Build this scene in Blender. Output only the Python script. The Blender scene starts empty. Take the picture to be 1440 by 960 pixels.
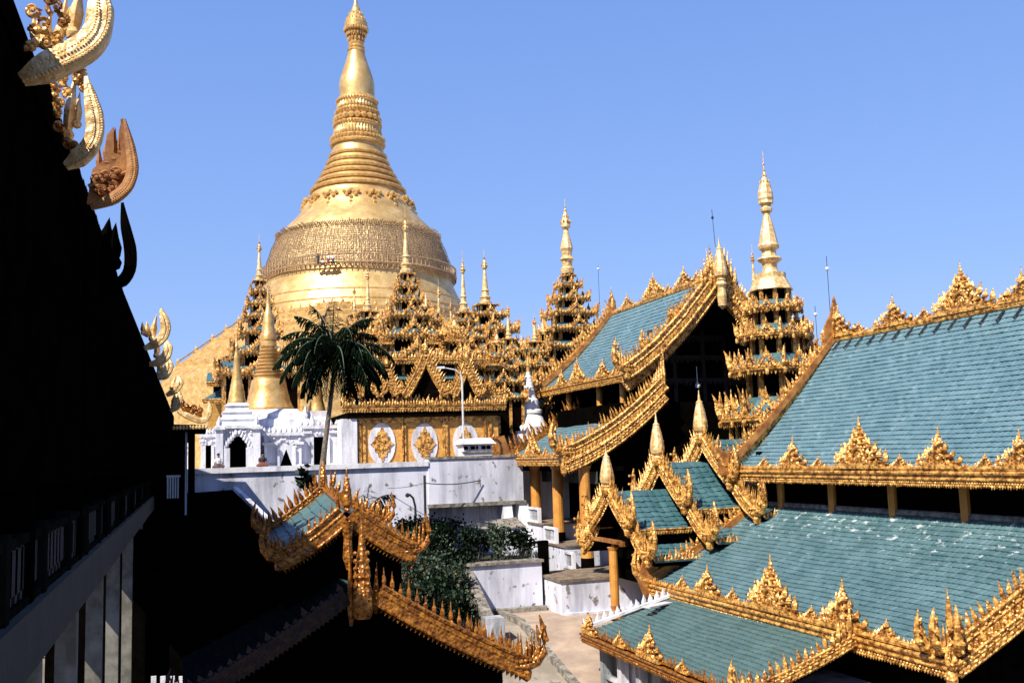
import bpy, math, random
import numpy as np
from mathutils import Matrix, Vector
random.seed(7); rng = np.random.default_rng(7)
SC = bpy.context.scene
COL = SC.collection
# ------------------------------------------------------------------ camera
FPX, CAMZ = 1400.0, 9.2
def nrm(v):
    v = np.array(v, float); return v/np.linalg.norm(v)
_yc = nrm((262-720, -(655-480), -FPX))
_zc = nrm(np.cross((1, .032, 0), _yc))
if _zc[1] < 0: _zc = -_zc
RC = np.array([np.cross(_yc, _zc), _yc, _zc])
EYE = np.array([0, 0, CAMZ])
cam = bpy.data.cameras.new('camera'); co = bpy.data.objects.new('camera', cam); COL.objects.link(co)
M4 = Matrix([[*RC[0], 0], [*RC[1], 0], [*RC[2], CAMZ], [0, 0, 0, 1]])
co.matrix_world = M4
cam.sensor_width = 36; cam.lens = FPX/1440*36; cam.clip_start = .1; cam.clip_end = 12000
SC.camera = co
def _ray(px, py): return RC @ np.array([px-720, -(py-480), -FPX])
def PY(px, py, Y): d = _ray(px, py); return EYE + d*(Y/d[1])      # survey helpers: where a sight line meets a plane
def PX(px, py, X): d = _ray(px, py); return EYE + d*(X/d[0])
def PZ(px, py, Z): d = _ray(px, py); return EYE + d*((Z-CAMZ)/d[2])
# ------------------------------------------------------------------ light
SUN_EL = 47; SUN_AZ = (-.80, -.60)
w = bpy.data.worlds.new('World'); SC.world = w; w.use_nodes = True
nt = w.node_tree; bg = nt.nodes['Background']
sky = nt.nodes.new('ShaderNodeTexSky'); sky.sky_type = 'NISHITA'; sky.sun_disc = False
sky.sun_elevation = math.radians(SUN_EL); sky.sun_rotation = math.atan2(SUN_AZ[0], SUN_AZ[1])
sky.altitude = 0; sky.air_density = 1.25; sky.dust_density = .15; sky.ozone_density = 1.6
tint = nt.nodes.new('ShaderNodeMix'); tint.data_type = 'RGBA'; tint.blend_type = 'MULTIPLY'; tint.inputs[0].default_value = 1
tint.inputs[7].default_value = (.98, .97, 1.10, 1)
# hazy blue gradient of the dry season sky, blended over the Nishita sky by elevation
tcw = nt.nodes.new('ShaderNodeTexCoord'); sxw = nt.nodes.new('ShaderNodeSeparateXYZ'); nt.links.new(tcw.outputs['Generated'], sxw.inputs[0])
rw_ = nt.nodes.new('ShaderNodeValToRGB'); nt.links.new(sxw.outputs[2], rw_.inputs[0]); e_ = rw_.color_ramp.elements
e_[0].position = .0; e_[0].color = (1.68, 2.80, 5.5, 1); e_[1].position = 1.; e_[1].color = (.45, .95, 3.0, 1)
q_ = rw_.color_ramp.elements.new(.46); q_.color = (1.02, 2.0, 4.9, 1)
mw = nt.nodes.new('ShaderNodeMix'); mw.data_type = 'RGBA'; mw.inputs[0].default_value = .8
nt.links.new(sky.outputs[0], tint.inputs[6]); nt.links.new(tint.outputs[2], mw.inputs[6]); nt.links.new(rw_.outputs[0], mw.inputs[7]); nt.links.new(mw.outputs[2], bg.inputs[0])
bg.inputs[1].default_value = .101
sl = bpy.data.lights.new('sun', 'SUN'); so = bpy.data.objects.new('sun', sl); COL.objects.link(so)
sl.energy = 5.0; sl.angle = math.radians(.5); sl.color = (1, .92, .78)
_s = Vector((SUN_AZ[0]*math.cos(math.radians(SUN_EL)), SUN_AZ[1]*math.cos(math.radians(SUN_EL)), math.sin(math.radians(SUN_EL))))
so.rotation_euler = _s.to_track_quat('Z', 'Y').to_euler()
SC.view_settings.view_transform = 'Standard'; SC.view_settings.look = 'None'
SC.view_settings.exposure = .80; SC.view_settings.gamma = 1; SC.view_settings.use_curve_mapping = False
# ------------------------------------------------------------------ materials
def mat(name, base, dark=None, rough=.6, metal=0., nscale=3., bump=0., bscale=20., streak=False, spots=None, mixpos=(.4, .65), voro=False, uv=False, det=5.):
    m = bpy.data.materials.new(name); m.use_nodes = True; n = m.node_tree.nodes; L = m.node_tree.links
    b = n['Principled BSDF']; b.inputs['Roughness'].default_value = rough; b.inputs['Metallic'].default_value = metal
    if max(base) < .02: b.inputs['Specular IOR Level'].default_value = 0
    tc = n.new('ShaderNodeTexCoord'); src = tc.outputs['UV' if uv else 'Object']
    base = (*base, 1)
    b.inputs['Base Color'].default_value = base
    if dark:
        tx = n.new('ShaderNodeTexNoise'); tx.inputs['Scale'].default_value = nscale; tx.inputs['Detail'].default_value = det; tx.inputs['Roughness'].default_value = .65
        v = src
        if streak:
            mp = n.new('ShaderNodeMapping'); mp.inputs['Scale'].default_value = (1, 1, .16); L.new(src, mp.inputs[0]); v = mp.outputs[0]
        L.new(v, tx.inputs['Vector'])
        r = n.new('ShaderNodeValToRGB'); r.color_ramp.elements[0].position = mixpos[0]; r.color_ramp.elements[1].position = mixpos[1]
        r.color_ramp.elements[0].color = (*dark, 1); r.color_ramp.elements[1].color = base
        L.new(tx.outputs['Fac'], r.inputs[0]); out = r.outputs[0]
        if spots:
            t2 = n.new('ShaderNodeTexNoise'); t2.inputs['Scale'].default_value = spots[1]; t2.inputs['Detail'].default_value = 6; L.new(src, t2.inputs['Vector'])
            r2 = n.new('ShaderNodeValToRGB'); r2.color_ramp.elements[0].position = spots[2]; r2.color_ramp.elements[1].position = spots[2]+.06
            L.new(t2.outputs['Fac'], r2.inputs[0])
            mx = n.new('ShaderNodeMix'); mx.data_type = 'RGBA'; L.new(r2.outputs[0], mx.inputs[0]); L.new(out, mx.inputs[6]); mx.inputs[7].default_value = (*spots[0], 1)
            out = mx.outputs[2]
        L.new(out, b.inputs['Base Color'])
    if bump:
        t3 = n.new('ShaderNodeTexVoronoi' if voro else 'ShaderNodeTexNoise'); t3.inputs['Scale'].default_value = bscale; L.new(src, t3.inputs['Vector'])
        bp = n.new('ShaderNodeBump'); bp.inputs['Strength'].default_value = 1; bp.inputs['Distance'].default_value = bump
        L.new(t3.outputs['Distance' if voro else 'Fac'], bp.inputs['Height']); L.new(bp.outputs[0], b.inputs['Normal'])
    return m
def tile_mat(name, c0, c1, worn, worn_amt, tw, th):
    """glazed tiles: each tile its own tint (UV in metres), worn pale streaks"""
    m = bpy.data.materials.new(name); m.use_nodes = True; n = m.node_tree.nodes; L = m.node_tree.links
    b = n['Principled BSDF']; b.inputs['Roughness'].default_value = .42
    tc = n.new('ShaderNodeTexCoord'); sx = n.new('ShaderNodeSeparateXYZ'); L.new(tc.outputs['UV'], sx.inputs[0])
    def cell(o, s):
        d = n.new('ShaderNodeMath'); d.operation = 'DIVIDE'; L.new(o, d.inputs[0]); d.inputs[1].default_value = s
        f = n.new('ShaderNodeMath'); f.operation = 'FLOOR'; L.new(d.outputs[0], f.inputs[0]); return f.outputs[0]
    cb = n.new('ShaderNodeCombineXYZ'); L.new(cell(sx.outputs[0], tw), cb.inputs[0]); L.new(cell(sx.outputs[1], th), cb.inputs[1])
    wn = n.new('ShaderNodeTexWhiteNoise'); wn.noise_dimensions = '2D'; L.new(cb.outputs[0], wn.inputs['Vector'])
    big = n.new('ShaderNodeTexNoise'); big.inputs['Scale'].default_value = .5; big.inputs['Detail'].default_value = 6; L.new(tc.outputs['UV'], big.inputs['Vector'])
    ad = n.new('ShaderNodeMath'); ad.operation = 'MULTIPLY_ADD'; L.new(wn.outputs['Value'], ad.inputs[0]); ad.inputs[1].default_value = .24; L.new(big.outputs['Fac'], ad.inputs[2])
    r = n.new('ShaderNodeValToRGB'); r.color_ramp.elements[0].position = .4; r.color_ramp.elements[1].position = .95
    r.color_ramp.elements[0].color = (*c0, 1); r.color_ramp.elements[1].color = (*c1, 1); L.new(ad.outputs[0], r.inputs[0])
    # worn patches: stretched noise, more of it high on the slope (UV.z is not there: use v via a ramp)
    mp = n.new('ShaderNodeMapping'); mp.inputs['Scale'].default_value = (1.1, 1.6, 1); L.new(tc.outputs['UV'], mp.inputs[0])
    w1 = n.new('ShaderNodeTexNoise'); w1.inputs['Scale'].default_value = 1.5; w1.inputs['Detail'].default_value = 8; w1.inputs['Roughness'].default_value = .7; L.new(mp.outputs[0], w1.inputs['Vector'])
    mr = n.new('ShaderNodeMapRange'); L.new(sx.outputs[1], mr.inputs[0]); mr.inputs[1].default_value = worn_amt[0]; mr.inputs[2].default_value = worn_amt[1]; mr.inputs[3].default_value = 0; mr.inputs[4].default_value = worn_amt[2]
    a2 = n.new('ShaderNodeMath'); a2.operation = 'ADD'; L.new(w1.outputs['Fac'], a2.inputs[0]); L.new(mr.outputs[0], a2.inputs[1])
    r2 = n.new('ShaderNodeValToRGB'); r2.color_ramp.elements[0].position = .69; r2.color_ramp.elements[1].position = .76; L.new(a2.outputs[0], r2.inputs[0])
    mx = n.new('ShaderNodeMix'); mx.data_type = 'RGBA'; L.new(r2.outputs[0], mx.inputs[0]); L.new(r.outputs[0], mx.inputs[6]); mx.inputs[7].default_value = (*worn, 1)
    L.new(mx.outputs[2], b.inputs['Base Color'])
    rr = n.new('ShaderNodeMapRange'); L.new(wn.outputs['Value'], rr.inputs[0]); rr.inputs[3].default_value = .34; rr.inputs[4].default_value = .55; L.new(rr.outputs[0], b.inputs['Roughness'])
    t3 = n.new('ShaderNodeTexNoise'); t3.inputs['Scale'].default_value = 9; L.new(tc.outputs['UV'], t3.inputs['Vector'])
    bp = n.new('ShaderNodeBump'); bp.inputs['Strength'].default_value = .7; bp.inputs['Distance'].default_value = .02
    L.new(t3.outputs['Fac'], bp.inputs['Height']); L.new(bp.outputs[0], b.inputs['Normal'])
    return m
GOLD = mat('carved gilding', (.82, .45, .115), (.20, .07, .010), .36, .25, 4, .035, 9, voro=True, mixpos=(.40, .60))  # noise colours put highlight and shadow contrast into the carving
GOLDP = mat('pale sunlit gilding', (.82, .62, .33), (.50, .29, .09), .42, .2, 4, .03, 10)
GOLDO = mat('orange lacquered gilding', (.50, .20, .028), (.16, .05, .007), .34, .35, 5, .035, 9, voro=True)
GOLDB = mat('gold leaf', (.77, .53, .22), (.52, .32, .11), .42, .5, .35, .06, .9)
GOLDS = mat('stupa gold', (.78, .50, .19), (.52, .29, .08), .36, .5, 1.2, .02, 4)
BAMB = mat('bamboo matting', (.76, .55, .29), (.44, .29, .13), .42, .45, 1.6, .3, 2.5, mixpos=(.35, .7))
POLE = mat('bamboo poles', (.44, .30, .16), (.24, .15, .075), .6)
BROWN = mat('brown back board', (.44, .20, .05), (.20, .07, .015), .6, .1, 2, .02, 5)
COLM = mat('ochre column paint', (.60, .29, .06), (.48, .20, .035), .5, .1, 1.5)
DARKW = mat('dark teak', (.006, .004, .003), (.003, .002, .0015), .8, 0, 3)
SHADEBLK = mat('shade black', (.003, .0025, .002), (.0015, .0012, .001), .9, 0, 2)  # near black colour carries deep shade; also serves black column bases
GREYC = mat('concrete darkened for shade', (.024, .027, .022), (.014, .016, .013), .85, 0, 1.2, .01, 8)  # grey white concrete, shade put into its dark base colour
WHITE = mat('lime wash', (.66, .66, .71), (.34, .34, .39), .85, 0, 1.1, .02, 6, streak=True, mixpos=(.34, .56), det=9, spots=((.22, .20, .19), 2.6, .68))
FRESH = mat('fresh lime wash', (.80, .78, .76), (.66, .64, .64), .8, 0, 1.5, .01, 6)
WALLM = mat('stained lime wash', (.60, .61, .71), (.30, .31, .37), .85, 0, .7, .01, 4, streak=True, spots=((.16, .14, .13), 1.8, .61), mixpos=(.36, .56), det=10)
OLDW = mat('darker plaster', (.50, .50, .56), (.13, .15, .16), .9, 0, .9, .02, 5, streak=True, mixpos=(.38, .6), det=9)
PAVE = mat('tan paving', (.40, .30, .22), (.28, .21, .16), .85, 0, .8, .01, 5)
LANE = mat('worn beige ground', (.33, .28, .22), (.20, .17, .13), .9, 0, .6, .02, 3, spots=((.11, .1, .09), 1.4, .62))
STONE = mat('mossy coping', (.30, .27, .23), (.09, .08, .065), .9, 0, 3, .03, 8)
SOIL = mat('garden soil', (.075, .055, .035), (.04, .035, .02), 1, 0, 3, .05, 6)
GROUND = mat('dusty ground', (.16, .13, .10), (.10, .085, .06), 1, 0, .3)
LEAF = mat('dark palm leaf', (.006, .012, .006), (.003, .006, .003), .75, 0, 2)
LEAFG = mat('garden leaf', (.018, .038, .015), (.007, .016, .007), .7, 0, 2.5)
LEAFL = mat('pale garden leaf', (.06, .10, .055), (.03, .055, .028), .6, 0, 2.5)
BARK = mat('palm bark', (.20, .17, .14), (.10, .08, .06), .9, 0, 6, .02, 12)
IRON = mat('dark iron', (.03, .03, .032), (.015, .015, .015), .6, .3, 6)
STEEL = mat('pale painted steel', (.70, .70, .72), (.55, .55, .56), .45, .2, 4)
SKIN = mat('brown skin', (.20, .10, .06), (.16, .08, .05), .6)
HAIR = mat('black hair', (.010, .008, .008), None, .5)
CLOTHW = mat('white cotton', (.72, .72, .72), (.6, .6, .6), .9)
CLOTHD = mat('dark cotton', (.05, .04, .06), (.03, .03, .04), .9)
CLOTHR = mat('maroon cotton', (.22, .05, .03), (.15, .03, .02), .9)
TILE1 = tile_mat('blue green glazed tile', (.076, .150, .180), (.122, .208, .242), (.40, .46, .46), (5, 8, -.15), .28, .30)
TILE2 = tile_mat('weathered blue green tile', (.054, .112, .128), (.10, .178, .20), (.46, .51, .51), (3.0, 6.4, .135), .28, .30)
TILE3 = tile_mat('dull green tile', (.050, .100, .105), (.08, .145, .145), (.36, .40, .38), (2, 5, .02), .3, .3)
TILE4 = tile_mat('deep teal tile', (.03, .085, .10), (.06, .14, .16), (.3, .34, .34), (50, 80, .0), .42, .42)
# ------------------------------------------------------------------ mesh builder
class MB:
    def __init__(s): s.V = []; s.F = []; s.n = 0; s.uv = None
    def add(s, V, F):
        V = np.asarray(V, float); s.V.append(V)
        k = s.n; s.F.extend([tuple(i+k for i in f) for f in F]); s.n += len(V); return s
    def merge(s, o, R=None, T=None):
        V = np.concatenate(o.V)
        if R is not None: V = V @ np.asarray(R).T
        if T is not None: V = V + np.asarray(T)
        return s.add(V, o.F)
    def box(s, c, size, rz=0., R=None):
        sx, sy, sz = [q/2 for q in size]
        V = np.array([[x, y, z] for x in (-sx, sx) for y in (-sy, sy) for z in (-sz, sz)])
        if rz: 
            a, b = math.cos(rz), math.sin(rz); V = V @ np.array([[a, b, 0], [-b, a, 0], [0, 0, 1]])
        if R is not None: V = V @ np.asarray(R).T
        return s.add(V+np.asarray(c, float), [(0, 1, 3, 2), (4, 6, 7, 5), (0, 4, 5, 1), (2, 3, 7, 6), (0, 2, 6, 4), (1, 5, 7, 3)])
    def bx(s, x0, x1, y0, y1, z0, z1): return s.box(((x0+x1)/2, (y0+y1)/2, (z0+z1)/2), (abs(x1-x0), abs(y1-y0), abs(z1-z0)))
    def hexa(s, P): return s.add(P, [(0, 3, 2, 1), (4, 5, 6, 7), (0, 1, 5, 4), (1, 2, 6, 5), (2, 3, 7, 6), (3, 0, 4, 7)])
    def beam(s, p0, p1, wd, h, up=(0, 0, 1)):
        p0 = np.array(p0, float); p1 = np.array(p1, float); d = nrm(p1-p0); sd = np.cross(d, up)
        sd = nrm(sd) if np.linalg.norm(sd) > 1e-6 else np.array([1., 0, 0]); u = np.cross(sd, d)
        a, b = sd*wd/2, u*h/2
        return s.hexa([p0-a-b, p0+a-b, p0+a+b, p0-a+b, p1-a-b, p1+a-b, p1+a+b, p1-a+b])
    def lathe(s, c, prof, n=16, rot=0., cap=True):
        c = np.asarray(c, float); a = rot+np.arange(n)*2*math.pi/n; V = []
        for r, z in prof: V.append(np.stack([r*np.cos(a), r*np.sin(a), np.full(n, z)], 1))
        F = []
        for i in range(len(prof)-1):
            for j in range(n): F.append((i*n+j, i*n+(j+1) % n, (i+1)*n+(j+1) % n, (i+1)*n+j))
        if cap: F.append(tuple(range(n))[::-1]); F.append(tuple((len(prof)-1)*n+j for j in range(n)))
        return s.add(np.concatenate(V)+c, F)
    def tube(s, pts, r, n=6, cap=True):
        P = np.asarray(pts, float); k = len(P); r = np.broadcast_to(np.asarray(r, float), (k,)); V = []
        ref = np.array([0.13, .21, 1.0])
        for i in range(k):
            d = nrm(P[min(i+1, k-1)]-P[max(i-1, 0)])
            q = ref if abs(d @ nrm(ref)) < .95 else np.array([1., 0, 0])
            a = nrm(np.cross(d, q)); b = np.cross(d, a)
            t = np.arange(n)*2*math.pi/n
            V.append(P[i]+r[i]*(np.outer(np.cos(t), a)+np.outer(np.sin(t), b)))
        F = [(i*n+j, i*n+(j+1) % n, (i+1)*n+(j+1) % n, (i+1)*n+j) for i in range(k-1) for j in range(n)]
        if cap: F.append(tuple(range(n))[::-1]); F.append(tuple((k-1)*n+j for j in range(n)))
        return s.add(np.concatenate(V), F)
    def strip(s, pts, ups, h0, h1, tv):
        """board: rectangle (ups*h0..h1) x (tv) swept along pts"""
        P = np.asarray(pts, float); U = np.asarray(ups, float); tv = np.asarray(tv, float); k = len(P)
        V = np.concatenate([np.stack([P[i]+U[i]*h0-tv, P[i]+U[i]*h1-tv, P[i]+U[i]*h1+tv, P[i]+U[i]*h0+tv]) for i in range(k)])
        F = [(i*4+j, i*4+(j+1) % 4, i*4+4+(j+1) % 4, i*4+4+j) for i in range(k-1) for j in range(4)]+[(3, 2, 1, 0), tuple((k-1)*4+j for j in range(4))]
        return s.add(V, F)
    def leaf(s, p, h, wd, t, up=(0, 0, 1), side=(1, 0, 0), bend=0.):
        p = np.asarray(p, float); up = np.asarray(up, float); side = np.asarray(side, float); nn = np.cross(up, side)
        V = []
        for q, r in ((0, .45), (.18, .9), (.38, 1.), (.62, .55), (.82, .28)):
            c = p+up*(h*q)+side*(bend*h*q*q)
            V += [c+side*wd*r*.5, c+nn*t*r*.5, c-side*wd*r*.5, c-nn*t*r*.5]
        V.append(p+up*h+side*bend*h)
        F = [(i*4+j, i*4+(j+1) % 4, i*4+4+(j+1) % 4, i*4+4+j) for i in range(4) for j in range(4)]+[(16+j, 16+(j+1) % 4, 20) for j in range(4)]
        return s.add(V, F)
    def ball(s, p, r, sq=1.):
        V = [[0, 0, -r*sq]]
        for z, q in ((-.6, .8), (.1, 1.), (.7, .7)):
            for j in range(6): a = j*math.pi/3; V.append([q*r*math.cos(a), q*r*math.sin(a), z*r*sq])
        V.append([0, 0, r*sq]); F = [(0, 1+(j+1) % 6, 1+j) for j in range(6)]
        for i in (0, 1):
            for j in range(6): F.append((1+i*6+j, 1+i*6+(j+1) % 6, 7+i*6+(j+1) % 6, 7+i*6+j))
        F += [(13+j, 13+(j+1) % 6, 19) for j in range(6)]
        return s.add(np.array(V)+np.asarray(p, float), F)
    def prism(s, outline, o, ex, ez, t):
        """outline (x,z) polygon extruded +-t/2 along ex x ez"""
        o = np.asarray(o, float); ex = np.asarray(ex, float); ez = np.asarray(ez, float); nn = np.cross(ex, ez); k = len(outline)
        A = np.array([o+ex*x+ez*z for x, z in outline]); V = np.concatenate([A-nn*t/2, A+nn*t/2])
        F = [tuple(range(k))[::-1], tuple(range(k, 2*k))]+[(i, (i+1) % k, k+(i+1) % k, k+i) for i in range(k)]
        return s.add(V, F)
    def build(s, name, m, parent=None, smooth=False):
        if not s.V: return None
        V = np.concatenate(s.V)
        if parent is not None: V = V-ORG[parent.name]
        me = bpy.data.meshes.new(name); me.from_pydata(V.tolist(), [], s.F)
        if smooth: me.polygons.foreach_set('use_smooth', [True]*len(me.polygons)); me.set_sharp_from_angle(angle=math.radians(24))
        me.materials.append(m)
        if s.uv is not None:
            l = me.uv_layers.new(name='UVMap'); idx = np.empty(len(me.loops), int); me.loops.foreach_get('vertex_index', idx)
            l.data.foreach_set('uv', np.concatenate(s.uv)[idx].ravel())
        o = bpy.data.objects.new(name, me); COL.objects.link(o)
        if parent is not None: o.parent = parent; ORG[o.name] = ORG[parent.name]
        else: ORG[o.name] = np.zeros(3)
        return o
ORG = {}
def tag(o, label, cat, group=None):
    o['label'] = label; o['category'] = cat
    if group: o['group'] = group
    return o
def thing(name, loc, label, cat, group=None):
    o = bpy.data.objects.new(name, None); o.empty_display_size = .5; COL.objects.link(o); o.location = tuple(float(q) for q in loc); ORG[o.name] = np.array(loc, float)
    return tag(o, label, cat, group)
def structure(o, kind='structure'): o['kind'] = kind; return o
def lerp(a, b, t): return np.asarray(a, float)*(1-t)+np.asarray(b, float)*t
# ------------------------------------------------------------------ ornament
X3, Y3, Z3 = np.eye(3)
def crest_row(mb, p0, p1, h, sp, side, up=Z3, thick=.06, jitter=.4, bead=True):
    p0 = np.asarray(p0, float); p1 = np.asarray(p1, float); L = np.linalg.norm(p1-p0); k = max(2, int(L/sp)); d = (p1-p0)/L
    for i in range(k+1):
        p = lerp(p0, p1, i/k); hh = h*(1+random.uniform(-jitter, jitter))
        mb.leaf(p, hh, sp*.85, thick*1.6, up, d, random.uniform(-.25, .25))
        if bead: mb.ball(p+np.asarray(up)*hh*.12+d*sp*.5, sp*.17)
def make_acroterion(wd, h, rich):
    """pierced flame pediment, base centre at origin, width along x, front -y"""
    m = MB(); t = .16*h if rich < 2 else .12*h
    f = lambda u: (1-u)**1.75                      # concave flank
    m.box((0, 0, .04*h), (wd, t*1.7, .08*h)); m.box((0, 0, .11*h), (wd*.8, t*1.3, .06*h))
    us = np.linspace(0, 1, 7); o = [(wd*.40*f(u)+.02*wd, (.1+.62*u)*h) for u in us]
    m.prism(o+[(-x, z) for x, z in o[::-1]], (0, 0, 0), X3, Z3, t*.5)
    a = np.linspace(0, math.pi, 9); rx = min(.13*wd, .2*h)
    m.tube([(math.cos(q)*rx, -t*.6, .14*h+math.sin(q)*.26*h) for q in a], .035*h, 6); m.tube([(math.cos(q)*rx*.6, -t*.5, .14*h+math.sin(q)*.16*h) for q in a], .022*h, 6)
    m.ball((0, -t*.5, .2*h), .05*h, 1.8)
    k = 4 if rich < 2 else 7
    for sgn in (-1, 1):
        for i in range(k):
            u = (i+random.uniform(-.15, .15))/k; x = wd*.48*f(max(0, u)); z = (.1+.60*u)*h
            m.leaf((sgn*x, random.uniform(-.02, .02), z), h*(.26-.08*u)*random.uniform(.75, 1.3), h*.12, t*1.2, Z3, (sgn, 0, 0), random.uniform(.1, .5)*(1-u))
            m.leaf((sgn*x*.97, -t*.4, z), h*.15, h*.09, t, nrm((sgn*.8, 0, .6)), nrm((.6, 0, -.8*sgn)), .4)
            m.ball((sgn*x*.85, -t*.6, z+.03*h), h*.026)
            for q in range(1+rich):
                xx = sgn*x*random.uniform(.25, .85); m.leaf((xx, -t*random.uniform(.4, .8), z-.02*h+random.uniform(0, .05)*h), h*random.uniform(.09, .16), h*.07, t*.8, Z3, (sgn, 0, 0), random.uniform(-.6, .6)); m.ball((xx*.9, -t*.75, z), h*random.uniform(.018, .035))
    m.leaf((0, 0, .56*h), .26*h, .15*h, t*1.4); m.lathe((0, 0, .72*h), [(.05*h, 0), (.062*h, .03*h), (.026*h, .06*h), (.036*h, .10*h), (.018*h, .15*h), (.006*h, .30*h)], 6)
    if rich > 1:
        for x, z, hh in ((.13, .42, .3), (.30, .24, .22)):
            for sgn in (-1, 1): m.lathe((sgn*x*wd*.8, 0, z*h), [(.035*h, 0), (.042*h, .04*h), (.02*h, .09*h), (.028*h, .12*h), (.004*h, hh*h)], 6)
    return m
ACRO = {}
def acro_mesh(kind):
    if kind not in ACRO:
        wd, h, r = {'s': (1.15, .7, 1), 'm': (2.2, 1.6, 1), 'l': (3.5, 2.55, 2)}[kind]
        o = make_acroterion(wd, h, r); me = bpy.data.meshes.new('acroterion'); me.from_pydata(np.concatenate(o.V).tolist(), [], o.F); me.materials.append(GOLD); ACRO[kind] = me
    return ACRO[kind]
def acroterion(parent, kind, p, rz, sc=1., wx=1.):
    o = bpy.data.objects.new('acroterion', acro_mesh(kind)); COL.objects.link(o); o.parent = parent
    o.location = tuple(np.asarray(p, float)-ORG[parent.name]); o.rotation_euler = (0, 0, rz); s = sc*random.uniform(.94, 1.06); o.scale = (s*wx, s, s*random.uniform(.93, 1.07)); return o
def cornice(mb, p0, p1, h, out, d=.35, fringe=.13):
    """moulded eave beam with rolls, bead row and hanging fringe; p0-p1 is its top outer edge"""
    p0 = np.asarray(p0, float); p1 = np.asarray(p1, float); out = np.asarray(out, float); c = -out*d/2
    mb.beam(p0+c-Z3*h*.2, p1+c-Z3*h*.2, d, h*.34); mb.beam(p0+c-out*.05-Z3*h*.55, p1+c-out*.05-Z3*h*.55, d, h*.36)
    mb.tube([p0+out*.02-Z3*h*.06, p1+out*.02-Z3*h*.06], h*.12, 8); mb.tube([p0-Z3*h*.42, p1-Z3*h*.42], h*.08, 6)
    L = np.linalg.norm(p1-p0); k = int(L/fringe)
    dd = (p1-p0)/L
    for i in range(k):
        q = lerp(p0, p1, (i+.5)/k)
        mb.ball(q-out*.02-Z3*h*.62, fringe*.36)
        mb.leaf(q-out*.05-Z3*h*.70, h*.24*random.uniform(.7, 1.1), fringe*1.1, .07, -Z3, dd)
def hook(mb, p, d, s, nn, crest=True):
    """upturned prow at the foot of a bargeboard. d: horizontal direction it points, nn: gable normal"""
    d = np.asarray(d, float); nn = np.asarray(nn, float); p = np.asarray(p, float)
    P = [p+s*(d*a+Z3*b) for a, b in ((-.35, -.02), (0, .0), (.3, .1), (.5, .34), (.56, .66), (.50, 1.0), (.42, 1.3))]
    mb.tube(P, np.array([.12, .15, .15, .13, .10, .07, .02])*s, 8)
    P2 = [q-d*.17*s+Z3*.05*s for q in P[1:6]]; mb.tube(P2, np.array([.1, .1, .08, .07, .02])*s, 6)
    for i, (a, hgt) in enumerate(((.32, .95), (.2, .8), (.08, .86), (-.04, .66), (-.16, .72), (-.3, .5))):
        mb.leaf(p+s*(d*a+Z3*.12)+nn*random.uniform(-.04, .1)*s, hgt*s*random.uniform(.85, 1.15), .11*s, .09*s, Z3, d, random.uniform(0, .2)); mb.ball(p+s*(d*a+Z3*.16)+nn*.12*s, .055*s)
    for q in P[1:6]: mb.ball(q+nn*.16*s, .06*s)
    mb.ball(p-Z3*.2*s, .16*s, 1.4)
def bargeboard(mb, pts, nn, h, crest, sp=.3, t=.16, end=1., beads=True, rosettes=True, bottle=False):
    """carved rake board along pts (top to foot) lying in the plane of normal nn"""
    P = np.asarray(pts, float); nn = np.asarray(nn, float); seg = np.linalg.norm(np.diff(P, axis=0), axis=1); cum = np.concatenate([[0], np.cumsum(seg)])
    def at(s):
        i = min(np.searchsorted(cum, s, 'right')-1, len(seg)-1); d = (P[i+1]-P[i])/seg[i]; return P[i]+d*(s-cum[i]), d
    Ls = cum[-1]; k = max(6, int(Ls/.5)); C = []; U = []
    for i in range(k+1):
        c, d = at(Ls*i/k); u = np.cross(nn, d); u = u if u[2] > 0 else -u; C.append(c); U.append(u)
    mb.strip(C, U, -h*.5, h*.5, nn*t/2)
    C = np.array(C); U = np.array(U)
    for off, r in ((.5, .13), (.12, .08), (-.46, .10)): mb.tube(C+U*h*off+nn*t*.45, h*r, 6)
    q = int(Ls/sp)
    for i in range(q+1):
        c, d = at(Ls*(i+.3)/(q+.6)); u = np.cross(nn, d); u = u if u[2] > 0 else -u
        hh = crest*random.uniform(.7, 1.25)*(1.25 if i % 4 == 0 else 1); upv = nrm(u*.45+Z3*.8)
        if bottle: mb.lathe(c+u*h*.45, [(sp*.2, 0), (sp*.3, .1*hh), (sp*.16, .22*hh), (sp*.24, .38*hh), (sp*.22, .55*hh), (sp*.08, .72*hh), (sp*.1, .76*hh), (.008, hh*1.1)], 6); continue
        mb.leaf(c+u*h*.5, hh, sp*.74, t*.9, upv, nrm(d-upv*(d@upv)), random.uniform(-.05, .25))
        mb.ball(c+u*h*.62+d*sp*.5+nn*t*.3, sp*.16)
        if rosettes: mb.ball(c+u*h*.30+nn*t*.55+d*sp*.3, sp*.18); mb.leaf(c+u*h*.0+nn*t*.55, h*.42, sp*.6, t*.6, -u, d, .5)
    if beads:
        q = int(Ls/(sp*.5))
        for i in range(q):
            c, d = at(Ls*(i+.5)/q); u = np.cross(nn, d); u = u if u[2] > 0 else -u
            mb.ball(c-u*h*.5+nn*t*.4, sp*.15); mb.leaf(c-u*h*.5, h*.3, sp*.42, t*.7, -u, d)
    if end: 
        c, d = at(Ls-.01); dh = nrm(np.array([d[0], d[1], 0])); hook(mb, c+Z3*h*.1, dh, end, nn)
def finial(mb, p, h, r, nn=None, n=8):
    mb.lathe(p, [(r*.5, 0), (r*.8, .05*h), (r*.55, .09*h), (r*.95, .14*h), (r*1.05, .22*h), (r*.98, .34*h), (r*.72, .56*h), (r*.45, .72*h), (r*.5, .74*h), (r*.22, .78*h), (.01, h)], n)
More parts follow.
